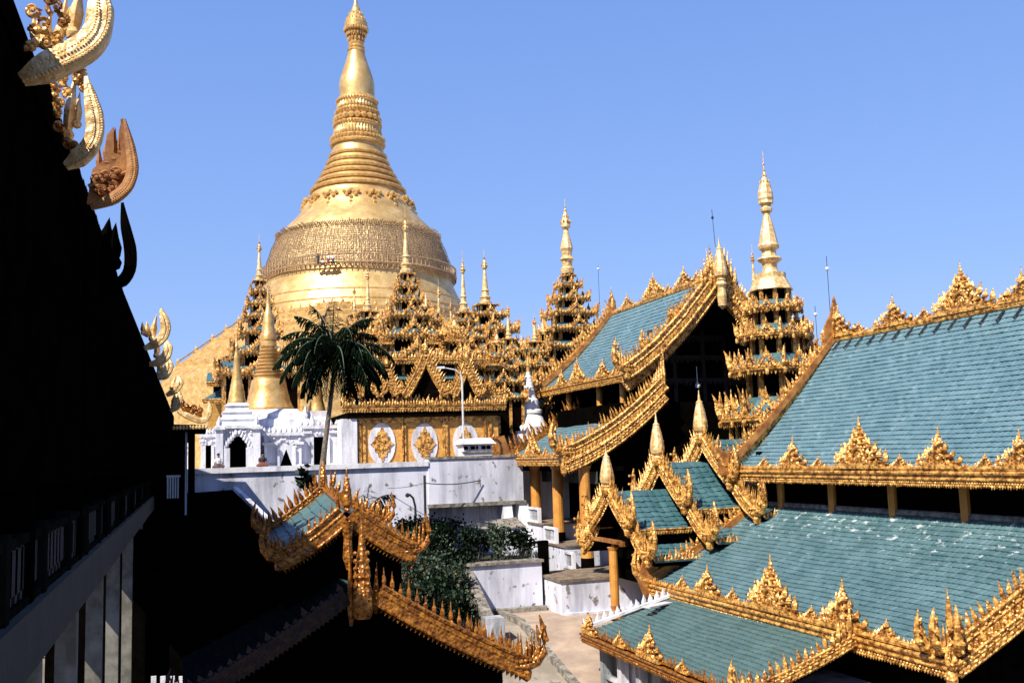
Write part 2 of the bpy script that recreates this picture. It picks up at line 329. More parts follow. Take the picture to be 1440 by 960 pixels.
def curve(a, b, nsag, k=9):
    """points from a (top) to b (foot), sagging below the chord by nsag"""
    return [lerp(a, b, i/k)-Z3*nsag*4*(i/k)*(1-i/k) for i in range(k+1)]
def roof_slope(parent, E0, E1, T1, T0, m, tw=.34, th=.36, sag=.0, scallop=True, name='roof', lining=True, roll=False):
    E0, E1, T1, T0 = [np.asarray(q, float) for q in (E0, E1, T1, T0)]
    Lu = np.linalg.norm(E1-E0); Lv = np.linalg.norm((T0+T1)/2-(E0+E1)/2); nr = max(3, int(round(Lv/th))); nt_ = max(2, int(round(Lu/tw)))
    nu = nt_*(4 if scallop else 2); u = np.linspace(0, 1, nu+1); nn = nrm(np.cross(E1-E0, T0-E0)); nn = nn if nn[2] > 0 else -nn
    def surf(uu, v):
        p = (E0[None]*(1-uu)[:, None]+E1[None]*uu[:, None])*(1-v)[:, None]+(T0[None]*(1-uu)[:, None]+T1[None]*uu[:, None])*v[:, None]
        return p-Z3*(sag*4*v*(1-v))[:, None]
    ph = (u*nt_) % 1.; sc = (np.sin(np.pi*ph) if scallop else 0*ph); sc[-1] = 0
    bulge = .035*np.sin(np.pi*ph)
    mb = MB(); mb.uv = []; rows = []
    jit = rng.normal(0, .012, (nr, nt_)); ti = np.minimum((u*nt_).astype(int), nt_-1)
    wob = .03*np.sin(u*9+rng.uniform(0, 6))+.02*np.sin(u*23+1)
    for r in range(nr):
        v0 = np.clip((r-.22*sc)/nr, 0, 1); v1 = np.full_like(u, (r+1)/nr); lift = .05+bulge+jit[r][ti]
        A = surf(u, v0)-nn*.02; B = surf(u, v0)+nn*lift[:, None]; C_ = surf(u, v1)+nn*(bulge*.6)[:, None]
        for Q, vv in ((A, v0), (B, v0), (C_, v1)):
            Q = Q+Z3*(wob*np.minimum(1, 4*vv*(1-vv)+.1))[:, None]
            rows.append(Q); mb.uv.append(np.stack([u*Lu, np.clip(vv, (r+.02)/nr, (r+.98)/nr)*Lv], 1))
    F = []; N = nu+1
    for r in range(nr):
        b = r*3*N
        for q in (0, 1):
            a = b+q*N; F += [(a+j, a+j+1, a+N+j+1, a+N+j) for j in range(nu)]
    mb.add(np.concatenate(rows), F)
    o = mb.build(name, m, parent)
    if lining:
        b = MB(); k = 8; vs = np.linspace(0, 1, k); P = [surf(np.array([0., 1.]), np.array([v, v]))-nn*.14 for v in vs]
        V = np.concatenate(P); b.add(np.concatenate([V, V-nn*.08]), [(i*2, i*2+1, i*2+3, i*2+2) for i in range(k-1)]+[(2*k+i*2, 2*k+i*2+2, 2*k+i*2+3, 2*k+i*2+1) for i in range(k-1)]); b.build('roof_lining', DARKW, parent)
    return o
# ================================================================== THE GROUND
g = MB(); g.add([(-3000, -3000, -2.6), (3000, -3000, -2.6), (3000, 3000, -2.6), (-3000, 3000, -2.6)], [(0, 1, 2, 3)]); structure(g.build('ground', GROUND))
g = MB(); Ys = [30, 43, 53, 70.2]; Zs = [-2.2, -2.2, 0, 0]
for nm, x0, x1, m in (('lane', 2, 17.6, LANE), ('terrace', 17.6, 48, PAVE)):
    g = MB()
    for i in range(3): g.hexa([(x0, Ys[i], Zs[i]-.4), (x1, Ys[i], Zs[i]-.4), (x1, Ys[i+1], Zs[i+1]-.4), (x0, Ys[i+1], Zs[i+1]-.4), (x0, Ys[i], Zs[i]), (x1, Ys[i], Zs[i]), (x1, Ys[i+1], Zs[i+1]), (x0, Ys[i+1], Zs[i+1])])
    structure(g.build(nm, m))
g = MB(); g.bx(-60, 140, 71.0, 330, -2.5, 8.0); structure(g.build('temple_platform', WHITE))
# ================================================================== GREAT STUPA
SX, SY = 34.3, 205.
def hw2r(y, hw): 
    a = PY(497, y, SY); b = PY(497+hw, y, SY); return (float(b[0]-a[0]), float(a[2]))
st = thing('great_stupa', (SX, SY, 8), 'huge golden bell shaped stupa towering over every roof, partly wrapped in scaffolding', 'stupa')
bell = [hw2r(y, h) for y, h in ((470, 150), (455, 147), (440, 143), (425, 136), (410, 129), (395, 125), (370, 118), (345, 109), (325, 99), (316, 90), (306, 81), (297, 77), (288, 72), (281, 66))]
m = MB(); m.lathe((SX, SY, 0), bell, 96)
m.build('bell', GOLDB, st, True)
m = MB()
for zz in (bell[0][1]+1, hw2r(462, 1)[1], hw2r(441, 1)[1], hw2r(428, 1)[1]):
    r = np.interp(zz, [b[1] for b in bell], [b[0] for b in bell]); a = np.linspace(0, 2*math.pi, 97); m.tube([(SX+math.cos(q)*r, SY+math.sin(q)*r, zz) for q in a], .16, 6, False)
m.build('bell_band', GOLDS, st, True)
m = MB()      # raised flower wreaths on the shoulder
zz = hw2r(296, 1)[1]; rr = hw2r(296, 77)[0]
for i in range(16):
    m = MB(); a = i*2*math.pi/16+.1; c = np.array([SX+math.cos(a)*rr, SY+math.sin(a)*rr, zz]); tg = np.array([-math.sin(a), math.cos(a), 0])
    for dx, dz in ((0, 0), (.9, .5), (-.9, .5), (.5, 1.1), (-.5, 1.1), (0, 1.6), (0, -1.0), (0, -1.9), (1.4, 1.2), (-1.4, 1.2)): m.ball(c+tg*dx+Z3*dz-np.array([math.cos(a), math.sin(a), 0])*.28*(dz), .42)
    m.build('flower_wreath', GOLDS, st)
prof = []
for y, h in ((281, 66), (272, 62), (271, 64), (262, 55), (261, 57.5), (252, 49.5), (251, 52), (243, 44.5), (242, 47), (233, 40.5), (232, 42.5), (223, 37.5), (222, 39), (212, 35), (205, 34.5)): prof.append(hw2r(y, h))
m = MB(); m.lathe((SX, SY, 0), prof, 80); m.build('turban_bands', GOLDB, st, True)
m = MB()
for y, h in ((271, 64), (261, 57.5), (251, 51.5), (242, 46.5), (232, 42), (222, 38.5), (205, 36)):
    r, z = hw2r(y, h); a = np.linspace(0, 2*math.pi, 81); m.tube([(SX+math.cos(q)*r, SY+math.sin(q)*r, z) for q in a], .42, 6, False)
m.build('ring_moulding', GOLDS, st, True)
m = MB(); prof = [hw2r(y, h) for y, h in ((205, 35), (200, 36.5), (196, 34), (194, 32), (181, 31), (179, 32.5), (176, 31), (172, 27.5), (166, 26.5), (163, 29), (160, 29.5), (156, 27), (147, 26.5), (145, 28), (142, 27.5), (138, 25))]
m.lathe((SX, SY, 0), prof, 64)
for y, hw, k, r in ((198, 36, 40, .45), (170, 29.5, 22, .75), (178, 32.5, 48, .3), (160, 29.5, 40, .35), (144, 28, 44, .28)):
    R_, z = hw2r(y, hw)
    for i in range(k): a = i*2*math.pi/k; m.ball((SX+math.cos(a)*R_, SY+math.sin(a)*R_, z), r)
for y0, hw, k, h in ((194, 32.5, 48, 1.8), (156, 27.3, 40, 1.4)):
    R_, z = hw2r(y0, hw)
    for i in range(k): a = i*2*math.pi/k; m.leaf((SX+math.cos(a)*R_, SY+math.sin(a)*R_, z), h, .9, .5, Z3, (-math.sin(a), math.cos(a), 0))
m.build('lotus_moulding', GOLDS, st)
m = MB(); m.lathe((SX, SY, 0), [hw2r(y, h) for y, h in ((138, 24), (130, 24.4), (121, 24.6), (112, 23), (102, 20), (92, 16.5), (84, 14), (77, 12), (73, 11.5))], 48); m.build('banana_bud', GOLDB, st, True)
m = MB(); prof = [hw2r(y, h) for y, h in ((74, 11.5), (72, 13), (70, 11), (67, 12), (65, 10), (61, 11), (59, 9), (54, 9.5), (52, 8), (42, 7.5), (40, 16), (33, 16), (31, 14), (26, 12), (24, 10.5), (19, 8.5), (17, 7), (12, 5.5), (8, 3.5), (0, 2.2), (-8, 1.2), (-26, .6))]
hti = MB(); hti.lathe((SX, SY, 0), prof, 32)
for y, hw, k in ((41, 16, 28), (47, 13, 20), (54, 11, 14), (27, 12.5, 18), (19, 9, 12)):
    R_, z = hw2r(y, hw)
    for i in range(k): a = i*2*math.pi/k; hti.ball((SX+math.cos(a)*R_, SY+math.sin(a)*R_, z-.3), .27, 1.8)
hti.build('umbrella_crown', GOLDS, st)
# stepped octagonal terraces
ter = [hw2r(y, h) for y, h in ((540, 268), (522, 250), (521, 247), (505, 229), (504, 226), (489, 209), (488, 205), (476, 192), (475, 188), (464, 176), (463, 172), (455, 165), (454, 160), (449, 150))]
m = MB(); t2 = [(ter[0][0]*1.05, 8.)]+ter; m.lathe((SX, SY, 0), t2, 8, math.pi/8); m.build('octagonal_terrace', GOLDS, st)
m = MB()
for r, z in ter[1::2]:
    for i in range(8):
        a0 = math.pi/8+i*math.pi/4; a1 = a0+math.pi/4; p0 = np.array([SX+math.cos(a0)*r, SY+math.sin(a0)*r, z]); p1 = np.array([SX+math.cos(a1)*r, SY+math.sin(a1)*r, z]); m.beam(p0, p1, .7, .6)
        for k in range(9): m.leaf(lerp(p0, p1, k/9)+Z3*.3, 1.0, .5, .4, Z3, nrm(p1-p0))
m.build('terrace_edging', GOLDS, st)
m = MB()
for i in range(8):
    m = MB(); a0 = math.pi/8+i*math.pi/4; m.beam((SX+math.cos(a0)*ter[1][0], SY+math.sin(a0)*ter[1][0], ter[1][1]+.5), (SX+math.cos(a0)*ter[-2][0], SY+math.sin(a0)*ter[-2][0], ter[-2][1]+.5), .25, .25); m.build('ridge_cable', POLE, st)

# scaffold of bamboo round the bell
sc = thing('bamboo_scaffold', (SX, SY, bell[5][1]), 'brown bamboo scaffold and matting wrapped round the bell of the huge stupa', 'scaffold')
sp_ = [hw2r(y, h) for y, h in ((402, 124.5), (394, 124.5), (385, 122.5), (374, 119.5), (363, 116), (353, 112.5), (345, 109), (338, 105.5), (335, 103))]
m = MB(); m.lathe((SX, SY, 0), sp_, 120, cap=False); m.build('matting', BAMB, sc)
m = MB(); m2 = MB()
for i in range(300):
    a = i*2*math.pi/300; c, s = math.cos(a), math.sin(a); j = random.uniform(.1, .5)
    m.tube([(SX+c*(r+j), SY+s*(r+j), z+random.uniform(-.3, .3)) for r, z in sp_[1:]], .05, 4)
    r, z = sp_[-2]; m2.tube([(SX+c*(r-1), SY+s*(r-1), z-.5), (SX+c*(r+1.1), SY+s*(r+1.1), z+random.uniform(.2, .8))], .10, 4)
m.build('upright_pole', POLE, sc); m2.build('rim_stick', POLE, sc)
m = MB()
for k in range(26):
    z = lerp(sp_[0][1], sp_[-1][1], k/25); r = np.interp(z, [q[1] for q in sp_], [q[0] for q in sp_])+.75
    a = np.linspace(0, 2*math.pi, 121); m.tube([(SX+math.cos(q)*r, SY+math.sin(q)*r, z+.12*math.sin(q*7+k)) for q in a], .05, 4, False)
m.build('ring_pole', POLE, sc)
m = MB(); r = sp_[1][0]+1.1; z = sp_[1][1]; a = np.linspace(0, 2*math.pi, 121)
m.tube([(SX+math.cos(q)*r, SY+math.sin(q)*r, z) for q in a], .22, 4, False); m.tube([(SX+math.cos(q)*r, SY+math.sin(q)*r, z+1.6) for q in a], .13, 4, False)
for i in range(120): q = a[i]; m.tube([(SX+math.cos(q)*r, SY+math.sin(q)*r, z-.8), (SX+math.cos(q)*r, SY+math.sin(q)*r, z+1.7)], .11, 4); m.beam((SX+math.cos(q)*(r-2), SY+math.sin(q)*(r-2), z), (SX+math.cos(q)*r, SY+math.sin(q)*r, z), .3, .1)
m.build('walkway_railing', POLE, sc)

# ================================================================== PEOPLE
def person(name, p, ang, pose, label, top, low, group=None, sc_=1.):
    """continuous skinned body; clothing and hair are children"""
    o = thing(name, p, label, 'person', group); o.rotation_euler = (0, 0, ang); o.scale = (sc_,)*3
    if pose == 'stand':
        J = [(0, 0, .93), (0, 0, 1.15), (0, 0, 1.38), (0, -.01, 1.50), (0, -.03, 1.60), (0, -.02, 1.70)]; hipz = .9; kn = [(.11, 0, .88), (.12, -.02, .48), (.12, .02, .09), (.13, -.16, .04)]
        arm = [(.19, 0, 1.38), (.27, -.02, 1.10), (.27, -.12, .88), (.26, -.17, .78)]
    else:
        J = [(0, 0, .12), (0, -.02, .34), (0, -.02, .57), (0, -.03, .69), (0, -.05, .79), (0, -.04, .89)]; kn = [(.12, -.02, .10), (.36, -.30, .14), (.12, -.38, .07), (0.02, -.40, .05)]
        arm = [(.19, -.02, .57), (.26, -.08, .32), (.20, -.28, .20), (.14, -.34, .17)]
    R_ = [.14, .13, .15, .055, .085, .085]; V = list(J); E = [(i, i+1) for i in range(5)]; r = list(R_)
    V.append((0, J[4][1]-.1, J[4][2]-.0)); E.append((4, 6)); r.append(.02)          # nose
    for s in (-1, 1):
        for ch, root, rad in ((kn, 0, (.085, .06, .04, .03)), (arm, 2, (.055, .042, .032, .02))):
            prev = root
            for q, rr in zip(ch, rad): V.append((q[0]*s, q[1], q[2])); r.append(rr); E.append((prev, len(V)-1)); prev = len(V)-1
    me = bpy.data.meshes.new('body'); me.from_pydata(V, E, []); b = bpy.data.objects.new('body', me); COL.objects.link(b); b.parent = o; me.materials.append(SKIN)
    b.modifiers.new('skin', 'SKIN'); b.modifiers.new('sub', 'SUBSURF').render_levels = 1
    for i, sv in enumerate(me.skin_vertices[0].data): sv.radius = (r[i], r[i]); sv.use_root = (i == 0)
    ORG[b.name] = np.array(p); base = np.array(p, float)
    z0, z1 = J[0][2], J[3][2]
    m = MB(); m.lathe(base, [(.155, z0), (.16, z0+.15), (.20, z1-.16), (.15, z1-.04), (.07, z1)], 10)
    for s in (-1, 1): m.tube([base+np.array([q[0]*s, q[1], q[2]]) for q in (arm[0], lerp(arm[0], arm[1], .75))], [.085, .075], 8)
    m.build('shirt', top, o)
    m = MB()
    if pose == 'stand': m.lathe(base, [(.17, .12), (.185, .5), (.18, .9), (.15, z0+.06)], 10)
    else: m.lathe(base, [(.40, .0), (.42, .12), (.28, .22), (.16, .3)], 10)
    m.build('wrapped_skirt', low, o)
    m = MB(); c = base+np.array(J[5])+np.array([0, .02, 0]); m.lathe(c, [(.10, -.05), (.105, .02), (.08, .08), (.03, .105)], 8); m.build('hair', HAIR, o)
    return o
rS, zS = sp_[2][0]+1.0, hw2r(379, 1)[1]
for px, lab, t_, l_ in ((447, 'person in dark clothes at the near end of the workers standing on the bamboo scaffold', CLOTHD, CLOTHD), (454, 'person in white shirt crouched low among the workers on the bamboo scaffold', CLOTHW, CLOTHD), (462, 'person in white shirt standing upright beside the last worker on the scaffold', CLOTHW, CLOTHR), (468, 'person in dark skirt last in the row of workers on the scaffold nearest the spire', CLOTHW, CLOTHD)):
    q = PY(px, 372, SY); dx = q[0]-SX
    # meet the scaffold shell on the viewer's side
    yy = SY-math.sqrt(max(0, rS*rS-dx*dx)); qq = PY(px, 372, yy); qq = np.array([qq[0], yy-.2, qq[2]])
    person('person', qq, random.uniform(-.5, .5), 'stand' if px != 454 else 'sit', lab, t_, l_, 'workers on the bamboo scaffold', 1.15)
    bb = MB(); bb.box(qq-Z3*.05+Y3*.25, (1.5, .9, .08)); bb.build('plank', POLE, sc)

# ================================================================== PYATTHAT TOWERS
def pyatthat(name, label, Y, axis, levels, spire, n=4, rot=math.pi/4, group='tiered gilded spires', roofm=None, gold=None, base_y=None, cat='spire tower', fine=1., shaft_m=None):
    """axis: (x at top, y) (x at bottom, y) sight line of the spire; levels [(eave y, half width px)] top down; spire [(y, half width px)]"""
    gold = gold or GOLD; roofm = roofm or TILE4; shaft_m = shaft_m or DARKW
    c = PY(*axis[1], Y); s1 = PY(100+axis[1][0], axis[1][1], Y)[0]-c[0]; k1 = s1/100
    cx = c[0]; cy = Y
    def Zof(y): return float(PY(axis[1][0], y, Y)[2])
    zb = Zof(base_y) if base_y else Zof(levels[-1][0])-2
    o = thing(name, (cx, cy, zb), label, cat, group)
    lv = [(Zof(y), hw*k1) for y, hw in levels]
    q = math.sqrt(2) if n == 4 else 1.04
    zt = Zof(spire[0][0])
    for i, (z, hw) in enumerate(lv):
        nz = lv[i-1][0] if i else zt; nhw = lv[i-1][1] if i else spire[0][1]*k1*1.3; full_gap = nz-z; gap = full_gap*(.72 if n == 8 else .84)
        m = MB(); eh = min(.42, gap*.24); R_ = hw*q
        m.lathe((cx, cy, z), [(R_*.8, -eh*.3), (R_, -eh*.2), (R_*1.015, eh*.3), (R_*.97, eh*.45)], n, rot)
        zr = z+full_gap*.40; rin = max(nhw*.66, hw*.40)
        for e in range(n):
            a0 = rot+e*2*math.pi/n; a1 = a0+2*math.pi/n; p0 = np.array([cx+R_*math.cos(a0), cy+R_*math.sin(a0), z+eh*.3]); p1 = np.array([cx+R_*math.cos(a1), cy+R_*math.sin(a1), z+eh*.3]); d = nrm(p1-p0); L = np.linalg.norm(p1-p0)
            outv = nrm((p0+p1)/2-np.array([cx, cy, z+eh*.3]))
            kk = max(5, int(L/(.30/fine)))
            for j in range(kk):
                t = (j+.5)/kk; hh = gap*random.uniform(.10, .36)*(1+.6*math.exp(-((t-.5)/.13)**2)+.5*math.exp(-(min(t, 1-t)/.08)**2))
                m.leaf(lerp(p0, p1, t)-outv*random.uniform(.0, .14), hh, L/kk*random.uniform(.6, 1.), .12, Z3, d, random.uniform(-.4, .4)); m.ball(lerp(p0, p1, t)+outv*.03+Z3*.02, L/kk*.28)
                if random.random() < .4: m.ball(lerp(p0, p1, t)+Z3*hh*.6-outv*.05, L/kk*.3)
                m.leaf(lerp(p0, p1, t)-Z3*eh*.3-outv*.05*hw, eh*random.uniform(.9, 1.3), L/kk*.95, .07, -Z3, d)
            # gabled pediment in mid side, with its own little rakes
            if n == 4 or e % 2 == 0 or True:
                mid = (p0+p1)/2-outv*.05; ph = gap*(.95 if n == 4 else .72); pw = L*(.40 if n == 4 else .5)
                for sgn in (-1, 1):
                    for u in np.linspace(0, .9, 6):
                        m.leaf(mid+d*sgn*pw*.5*(1-u)**1.3+Z3*ph*.68*u-outv*.04, ph*random.uniform(.22, .38), pw*.14, .14, nrm(Z3+d*sgn*.35), nrm(d*sgn-Z3*.35), random.uniform(-.1, .3)); m.ball(mid+d*sgn*pw*.42*(1-u)+Z3*ph*.6*u+outv*.04, pw*.055)
                    m.beam(mid+d*sgn*pw*.48, mid+Z3*ph*.66, pw*.12, .12)
                m.leaf(mid+Z3*ph*.58, ph*.6, pw*.18, .16, Z3, d); m.ball(mid-Z3*eh*.9, .05+.03*hw, 1.7)
            # corner horns
            out0 = nrm(p0-np.array([cx, cy, z+eh*.3]))
            m.leaf(p0-out0*.05, gap*random.uniform(.7, .95), hw*.12+.1, .18, Z3, out0, .3); m.leaf(p0-out0*.16*hw, gap*.8, hw*.11+.08, .18, Z3, out0, .1); m.leaf(p0-out0*.3*hw, gap*.55, hw*.1+.08, .16, Z3, out0, .2); m.ball(p0-Z3*eh*.8, .08+.02*hw, 1.7)
            m.lathe(p0-out0*.02*hw, [(.05*hw+.03, 0), (.07*hw+.03, gap*.12), (.03*hw+.02, gap*.3), (.05*hw+.02, gap*.36), (.01, gap*.8)], 6)
        for e in range(n*2 if n == 4 else n):
            a0 = rot+e*math.pi/4 if n == 4 else rot+e*2*math.pi/n; rr = rin*q*.9*(1 if (n != 4 or e % 2 == 0) else .72); m.beam((cx+rr*math.cos(a0), cy+rr*math.sin(a0), zr), (cx+rr*math.cos(a0), cy+rr*math.sin(a0), nz), .10+hw*.05, .10+hw*.05)
        t_ = m.build('tier', gold, o)
        m = MB(); m.lathe((cx, cy, z+eh*.4), [(R_*.95, 0), ((hw*.55+rin*.45)*q*.93, full_gap*.19), (rin*q, full_gap*.40)], n, rot); m.build('roof', TEALP, t_)
        m = MB(); m.lathe((cx, cy, zr), [(rin*q*.80, 0), (rin*q*.80, nz-zr)], n, rot); m.build('shaft', shaft_m, t_)
    if base_y:
        m = MB(); z, hw = lv[-1]; m.lathe((cx, cy, zb), [(hw*.8*q, 0), (hw*.8*q, z-zb)], n, rot); m.build('body', shaft_m, o)
        m = MB()
        for e in range(n):
            a0 = rot+e*2*math.pi/n; R_ = hw*.82*q; a1 = a0+2*math.pi/n
            for t in (0, .33, .66):
                p = lerp((cx+R_*math.cos(a0), cy+R_*math.sin(a0), zb), (cx+R_*math.cos(a1), cy+R_*math.sin(a1), zb), t); m.beam(p, p+Z3*(z-zb), .22, .22)
        m.build('framework', gold, o)
    # spire follows its own lean-free axis
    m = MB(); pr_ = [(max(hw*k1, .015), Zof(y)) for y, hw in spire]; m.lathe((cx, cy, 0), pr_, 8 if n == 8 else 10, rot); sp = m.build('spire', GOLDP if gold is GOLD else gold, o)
    ht = [(y, hw) for y, hw in spire if hw > 0][-6:]
    m = MB()
    for y, hw in spire[-5:-1]:
        for i in range(8): a = i*math.pi/4; m.ball((cx+hw*k1*1.1*math.cos(a), cy+hw*k1*1.1*math.sin(a), Zof(y)-.02), .04+hw*k1*.14, 1.5)
    m.build('umbrella_crown', gold, sp)
    return o
TEALP = mat('teal tiered roof', (.075, .17, .19), (.03, .075, .085), .5, 0, 6, .06, 9)
def spire_px(y_top, y_base, w0):
    H = y_base-y_top; f = lambda t: y_base-H*t
    return [(f(0), w0), (f(.04), w0*1.05), (f(.06), w0*.75), (f(.10), w0*.8), (f(.12), w0*1.0), (f(.15), w0*.6), (f(.22), w0*.55), (f(.24), w0*.72), (f(.27), w0*.5), (f(.45), w0*.36), (f(.60), w0*.2), (f(.62), w0*.3), (f(.64), w0*.46), (f(.68), w0*.42), (f(.73), w0*.28), (f(.80), w0*.12), (f(.82), w0*.05), (f(1), w0*.03)]
P_ = pyatthat
G1 = dict(group='tiered gilded spires')
P_('tiered_spire', 'tallest tiered gilded spire rising above the palace roof straight in front of the bamboo scaffold', 79, ((570, 300), (573, 470)), [(387, 10), (405, 14), (425, 19), (448, 29), (478, 44), (512, 64)], spire_px(290, 384, 8.5), base_y=570, **G1)
P_('tiered_spire', 'slim tiered gilded spire standing directly behind the lamp post, next to one with balconies', 82, ((650, 375), (653, 470)), [(441, 9), (455, 15), (478, 25), (505, 34)], spire_px(352, 438, 6.5), base_y=570, **G1)
P_('tiered_spire', 'gilded spire with two broad balconies, the tall one farthest along the palace roof', 88, ((679, 350), (684, 470)), [(430, 14), (446, 24), (468, 34), (498, 42)], spire_px(348, 428, 8), base_y=570, **G1)
P_('tiered_spire', 'small tiered gilded spire behind the palm fronds with a knobbed needle', 90, ((517, 370), (518, 470)), [(440, 12), (456, 20), (478, 26), (500, 32)], spire_px(366, 438, 5.5), base_y=560, **G1)
P_('tiered_spire', 'lowest thin gilded spire just behind the top of the palm crown', 94, ((498, 400), (499, 470)), [(444, 8), (462, 12), (484, 18)], spire_px(396, 442, 4), base_y=560, **G1)
P_('tiered_spire', 'needle spire on a single small tier between the tallest spire and the slim one', 86, ((615, 395), (618, 470)), [(460, 11), (476, 17), (500, 26)], spire_px(392, 460, 5.5), base_y=560, **G1)
P_('tiered_spire', 'small gilded spire standing past the end of the palace roof beside the sky gap', 80, ((713, 435), (716, 500)), [(478, 10), (495, 15), (515, 21), (540, 26)], spire_px(424, 477, 5), base_y=640, **G1)
P_('tiered_spire', 'small gilded spire in the sky gap directly above the white stupa', 84, ((751, 450), (753, 500)), [(482, 9), (497, 13), (517, 18), (540, 22)], spire_px(440, 481, 5), base_y=640, **G1)
P_('tiered_spire', 'dark green and gold tiered spire standing alone before the stupa terraces', 96, ((367, 335), (365, 500)), [(396, 9), (412, 13), (430, 18), (448, 23), (471, 29), (500, 40), (530, 60)], spire_px(328, 396, 6.5), base_y=600, roofm=TEALP, **G1)
P_('tiered_spire', 'tall tiered gilded spire of many open storeys behind the far end of the middle hall', 90, ((797, 283), (801, 460)), [(389, 8), (404, 14), (423, 21), (444, 28), (467, 35), (493, 43)], [(385, 8), (378, 9), (375, 6), (368, 7), (365, 10), (360, 6), (354, 7), (350, 8.5), (345, 7.5), (330, 4), (324, 3), (322, 4), (320, 6), (312, 5.6), (305, 3.5), (296, 1.2), (292, .4), (280, .3)], base_y=560, **G1)
P_('rooftop_pavilion', 'octagonal gilded tower of crested roofs under a tall bud spire, beside the open black gable', 54.8, ((1071, 215), (1086, 430)), [(437, 33), (474, 42), (521, 52), (590, 66)],
   [(409, 26), (407, 25.5), (400, 22), (394, 19.5), (392, 18), (385, 18.5), (384, 10), (378, 8.5), (371, 9), (369, 12), (365, 15), (363, 14), (361, 9), (356, 8), (352, 9), (350, 12), (346, 12.8), (343, 11.5), (325, 8.5), (304, 4.2), (301, 4), (298, 6.8), (294, 7.2), (292, 5.5), (289, 6), (287, 9), (283, 8.5), (280, 9.5), (275, 8.8), (272, 9), (266, 7.4), (262, 7), (256, 4.6), (248, 2), (240, .8), (232, .5), (214, .3)], n=8, rot=math.pi/8, base_y=660, cat='tower', group=None, fine=1.3)
P_('tiered_spire', 'thin gilded needle spire just beside the slim spire that stands behind the lamp post', 90, ((634, 425), (635, 480)), [(468, 8), (482, 13), (500, 18)], spire_px(418, 467, 4), base_y=560, **G1)
P_('tiered_spire', 'short gilded spire farthest along beside the two balcony spire, lower than it', 92, ((699, 445), (700, 490)), [(474, 8), (488, 13), (506, 18)], spire_px(434, 473, 4), base_y=560, **G1)
P_('corner_spire', 'thin dark tipped spire standing at the shoulder of the octagonal tower dome', 56.5, ((1059, 360), (1061, 410)), [(412, 5), (425, 8)], spire_px(344, 411, 4), base_y=470, **G1)
P_('corner_spire', 'little gilded corner spire on the outer side of the octagonal tower next to the sky', 55.5, ((1119, 425), (1121, 460)), [(452, 8), (470, 12), (492, 15)], spire_px(412, 452, 4.5), base_y=560, **G1)
P_('corner_spire', 'lowest gilded corner spire peeping over the raking edge of the broad roof', 54.6, ((1131, 445), (1132, 480)), [(474, 7), (490, 10), (508, 12)], spire_px(436, 474, 3.6), base_y=560, **G1)
# ================================================================== PALACE BELOW THE SPIRES
pa = thing('palace_hall', (*PY(600, 650, 73)[:2], 8), 'gilded palace hall with white oval medallions on ochre wall panels under a deep black eave', 'hall')
pl = PY(487, 575, 73); prr = PY(706, 563, 73); xL, xR = pl[0], prr[0]; zc = 13.15
m = MB(); m.bx(xL+.9, xR-.3, 73.25, 84, 8, 12.6); m.build('wall', mat('ochre stucco wall', (.70, .38, .10), (.48, .22, .045), .7, .05, 5, .03, 12), pa)
m = MB(); m.bx(xL+.2, xR+.4, 72.75, 85, 12.3, 12.75); m.build('eave_soffit', DARKW, pa)
m = MB(); cornice(m, (xL-.4, 72.6, zc), (xR+.2, 72.6, zc), .55, (0, -1, 0), .4, .2); crest_row(m, (xL-.3, 72.5, zc), (xR+.1, 72.5, zc), .45, .2, -Y3, jitter=.4); crest_row(m, (xL-.3, 72.7, zc+.15), (xR+.1, 72.7, zc+.15), .6, .33, -Y3, jitter=.4); m.build('cornice', GOLD, pa)
m = MB(); m.add([(xL-.3, 72.7, 13.0), (xR+.1, 72.7, 13.0), (xR-1, 76.5, 15.2), (xL+1.4, 76.5, 15.2)], [(0, 1, 2, 3)]); m.add([(xL+.7, 75.2, 15.3), (xR-.7, 75.2, 15.3), (xR-1.6, 79, 17.4), (xL+2, 79, 17.4)], [(0, 1, 2, 3)]); m.build('roof', TEALP, pa)
m = MB(); m.bx(xL+1.2, xR-1, 76.3, 84, 13.5, 15.2); m.bx(xL+2.1, xR-1.8, 78.6, 84, 15.3, 17.0); m.build('upper_wall', DARKW, pa)
m = MB(); z2 = PY(600, 505, 75)[2]; cornice(m, (xL+.5, 75.1, z2), (xR-.6, 75.1, z2), .45, (0, -1, 0), .35, .22); crest_row(m, (xL+.6, 75.1, z2), (xR-.7, 75.1, z2), .75, .24, -Y3, jitter=.45); m.build('upper_cornice', GOLD, pa)
m = MB(); z3 = PY(600, 470, 78)[2]; cornice(m, (xL+2, 78, z3), (xR-1.6, 78, z3), .4, (0, -1, 0), .35, .24); crest_row(m, (xL+2, 78, z3), (xR-1.6, 78, z3), .8, .25, -Y3, jitter=.5); m.build('top_cornice', GOLD, pa)
for px, half in ((598, 30), (543, 14), (655, 20), (520, 16)):      # front gables
    g = PY(px, 500, 72.9); b = PY(px, 562, 72.9); hwm = half/19.2; top = b[2]+(g[2]-b[2])*(half/30)**.5
    m = MB(); 
    for sgn in (-1, 1): bargeboard(m, curve((b[0], 72.4, top), (b[0]+sgn*hwm, 72.4, b[2]+.35), .2), (0, -1, 0), .5, .5, .26, .2, .8)
    finial(m, (b[0], 72.4, top+.15), 1.2, .2)
    bb = m.build('gable', GOLD, pa)
    m = MB(); m.prism([(-hwm*.9, 0), (hwm*.9, 0), (0, top-b[2])], (b[0], 73.6, b[2]+.1), X3, Z3, 1.8); m.build('gable_shade', DARKW, bb)
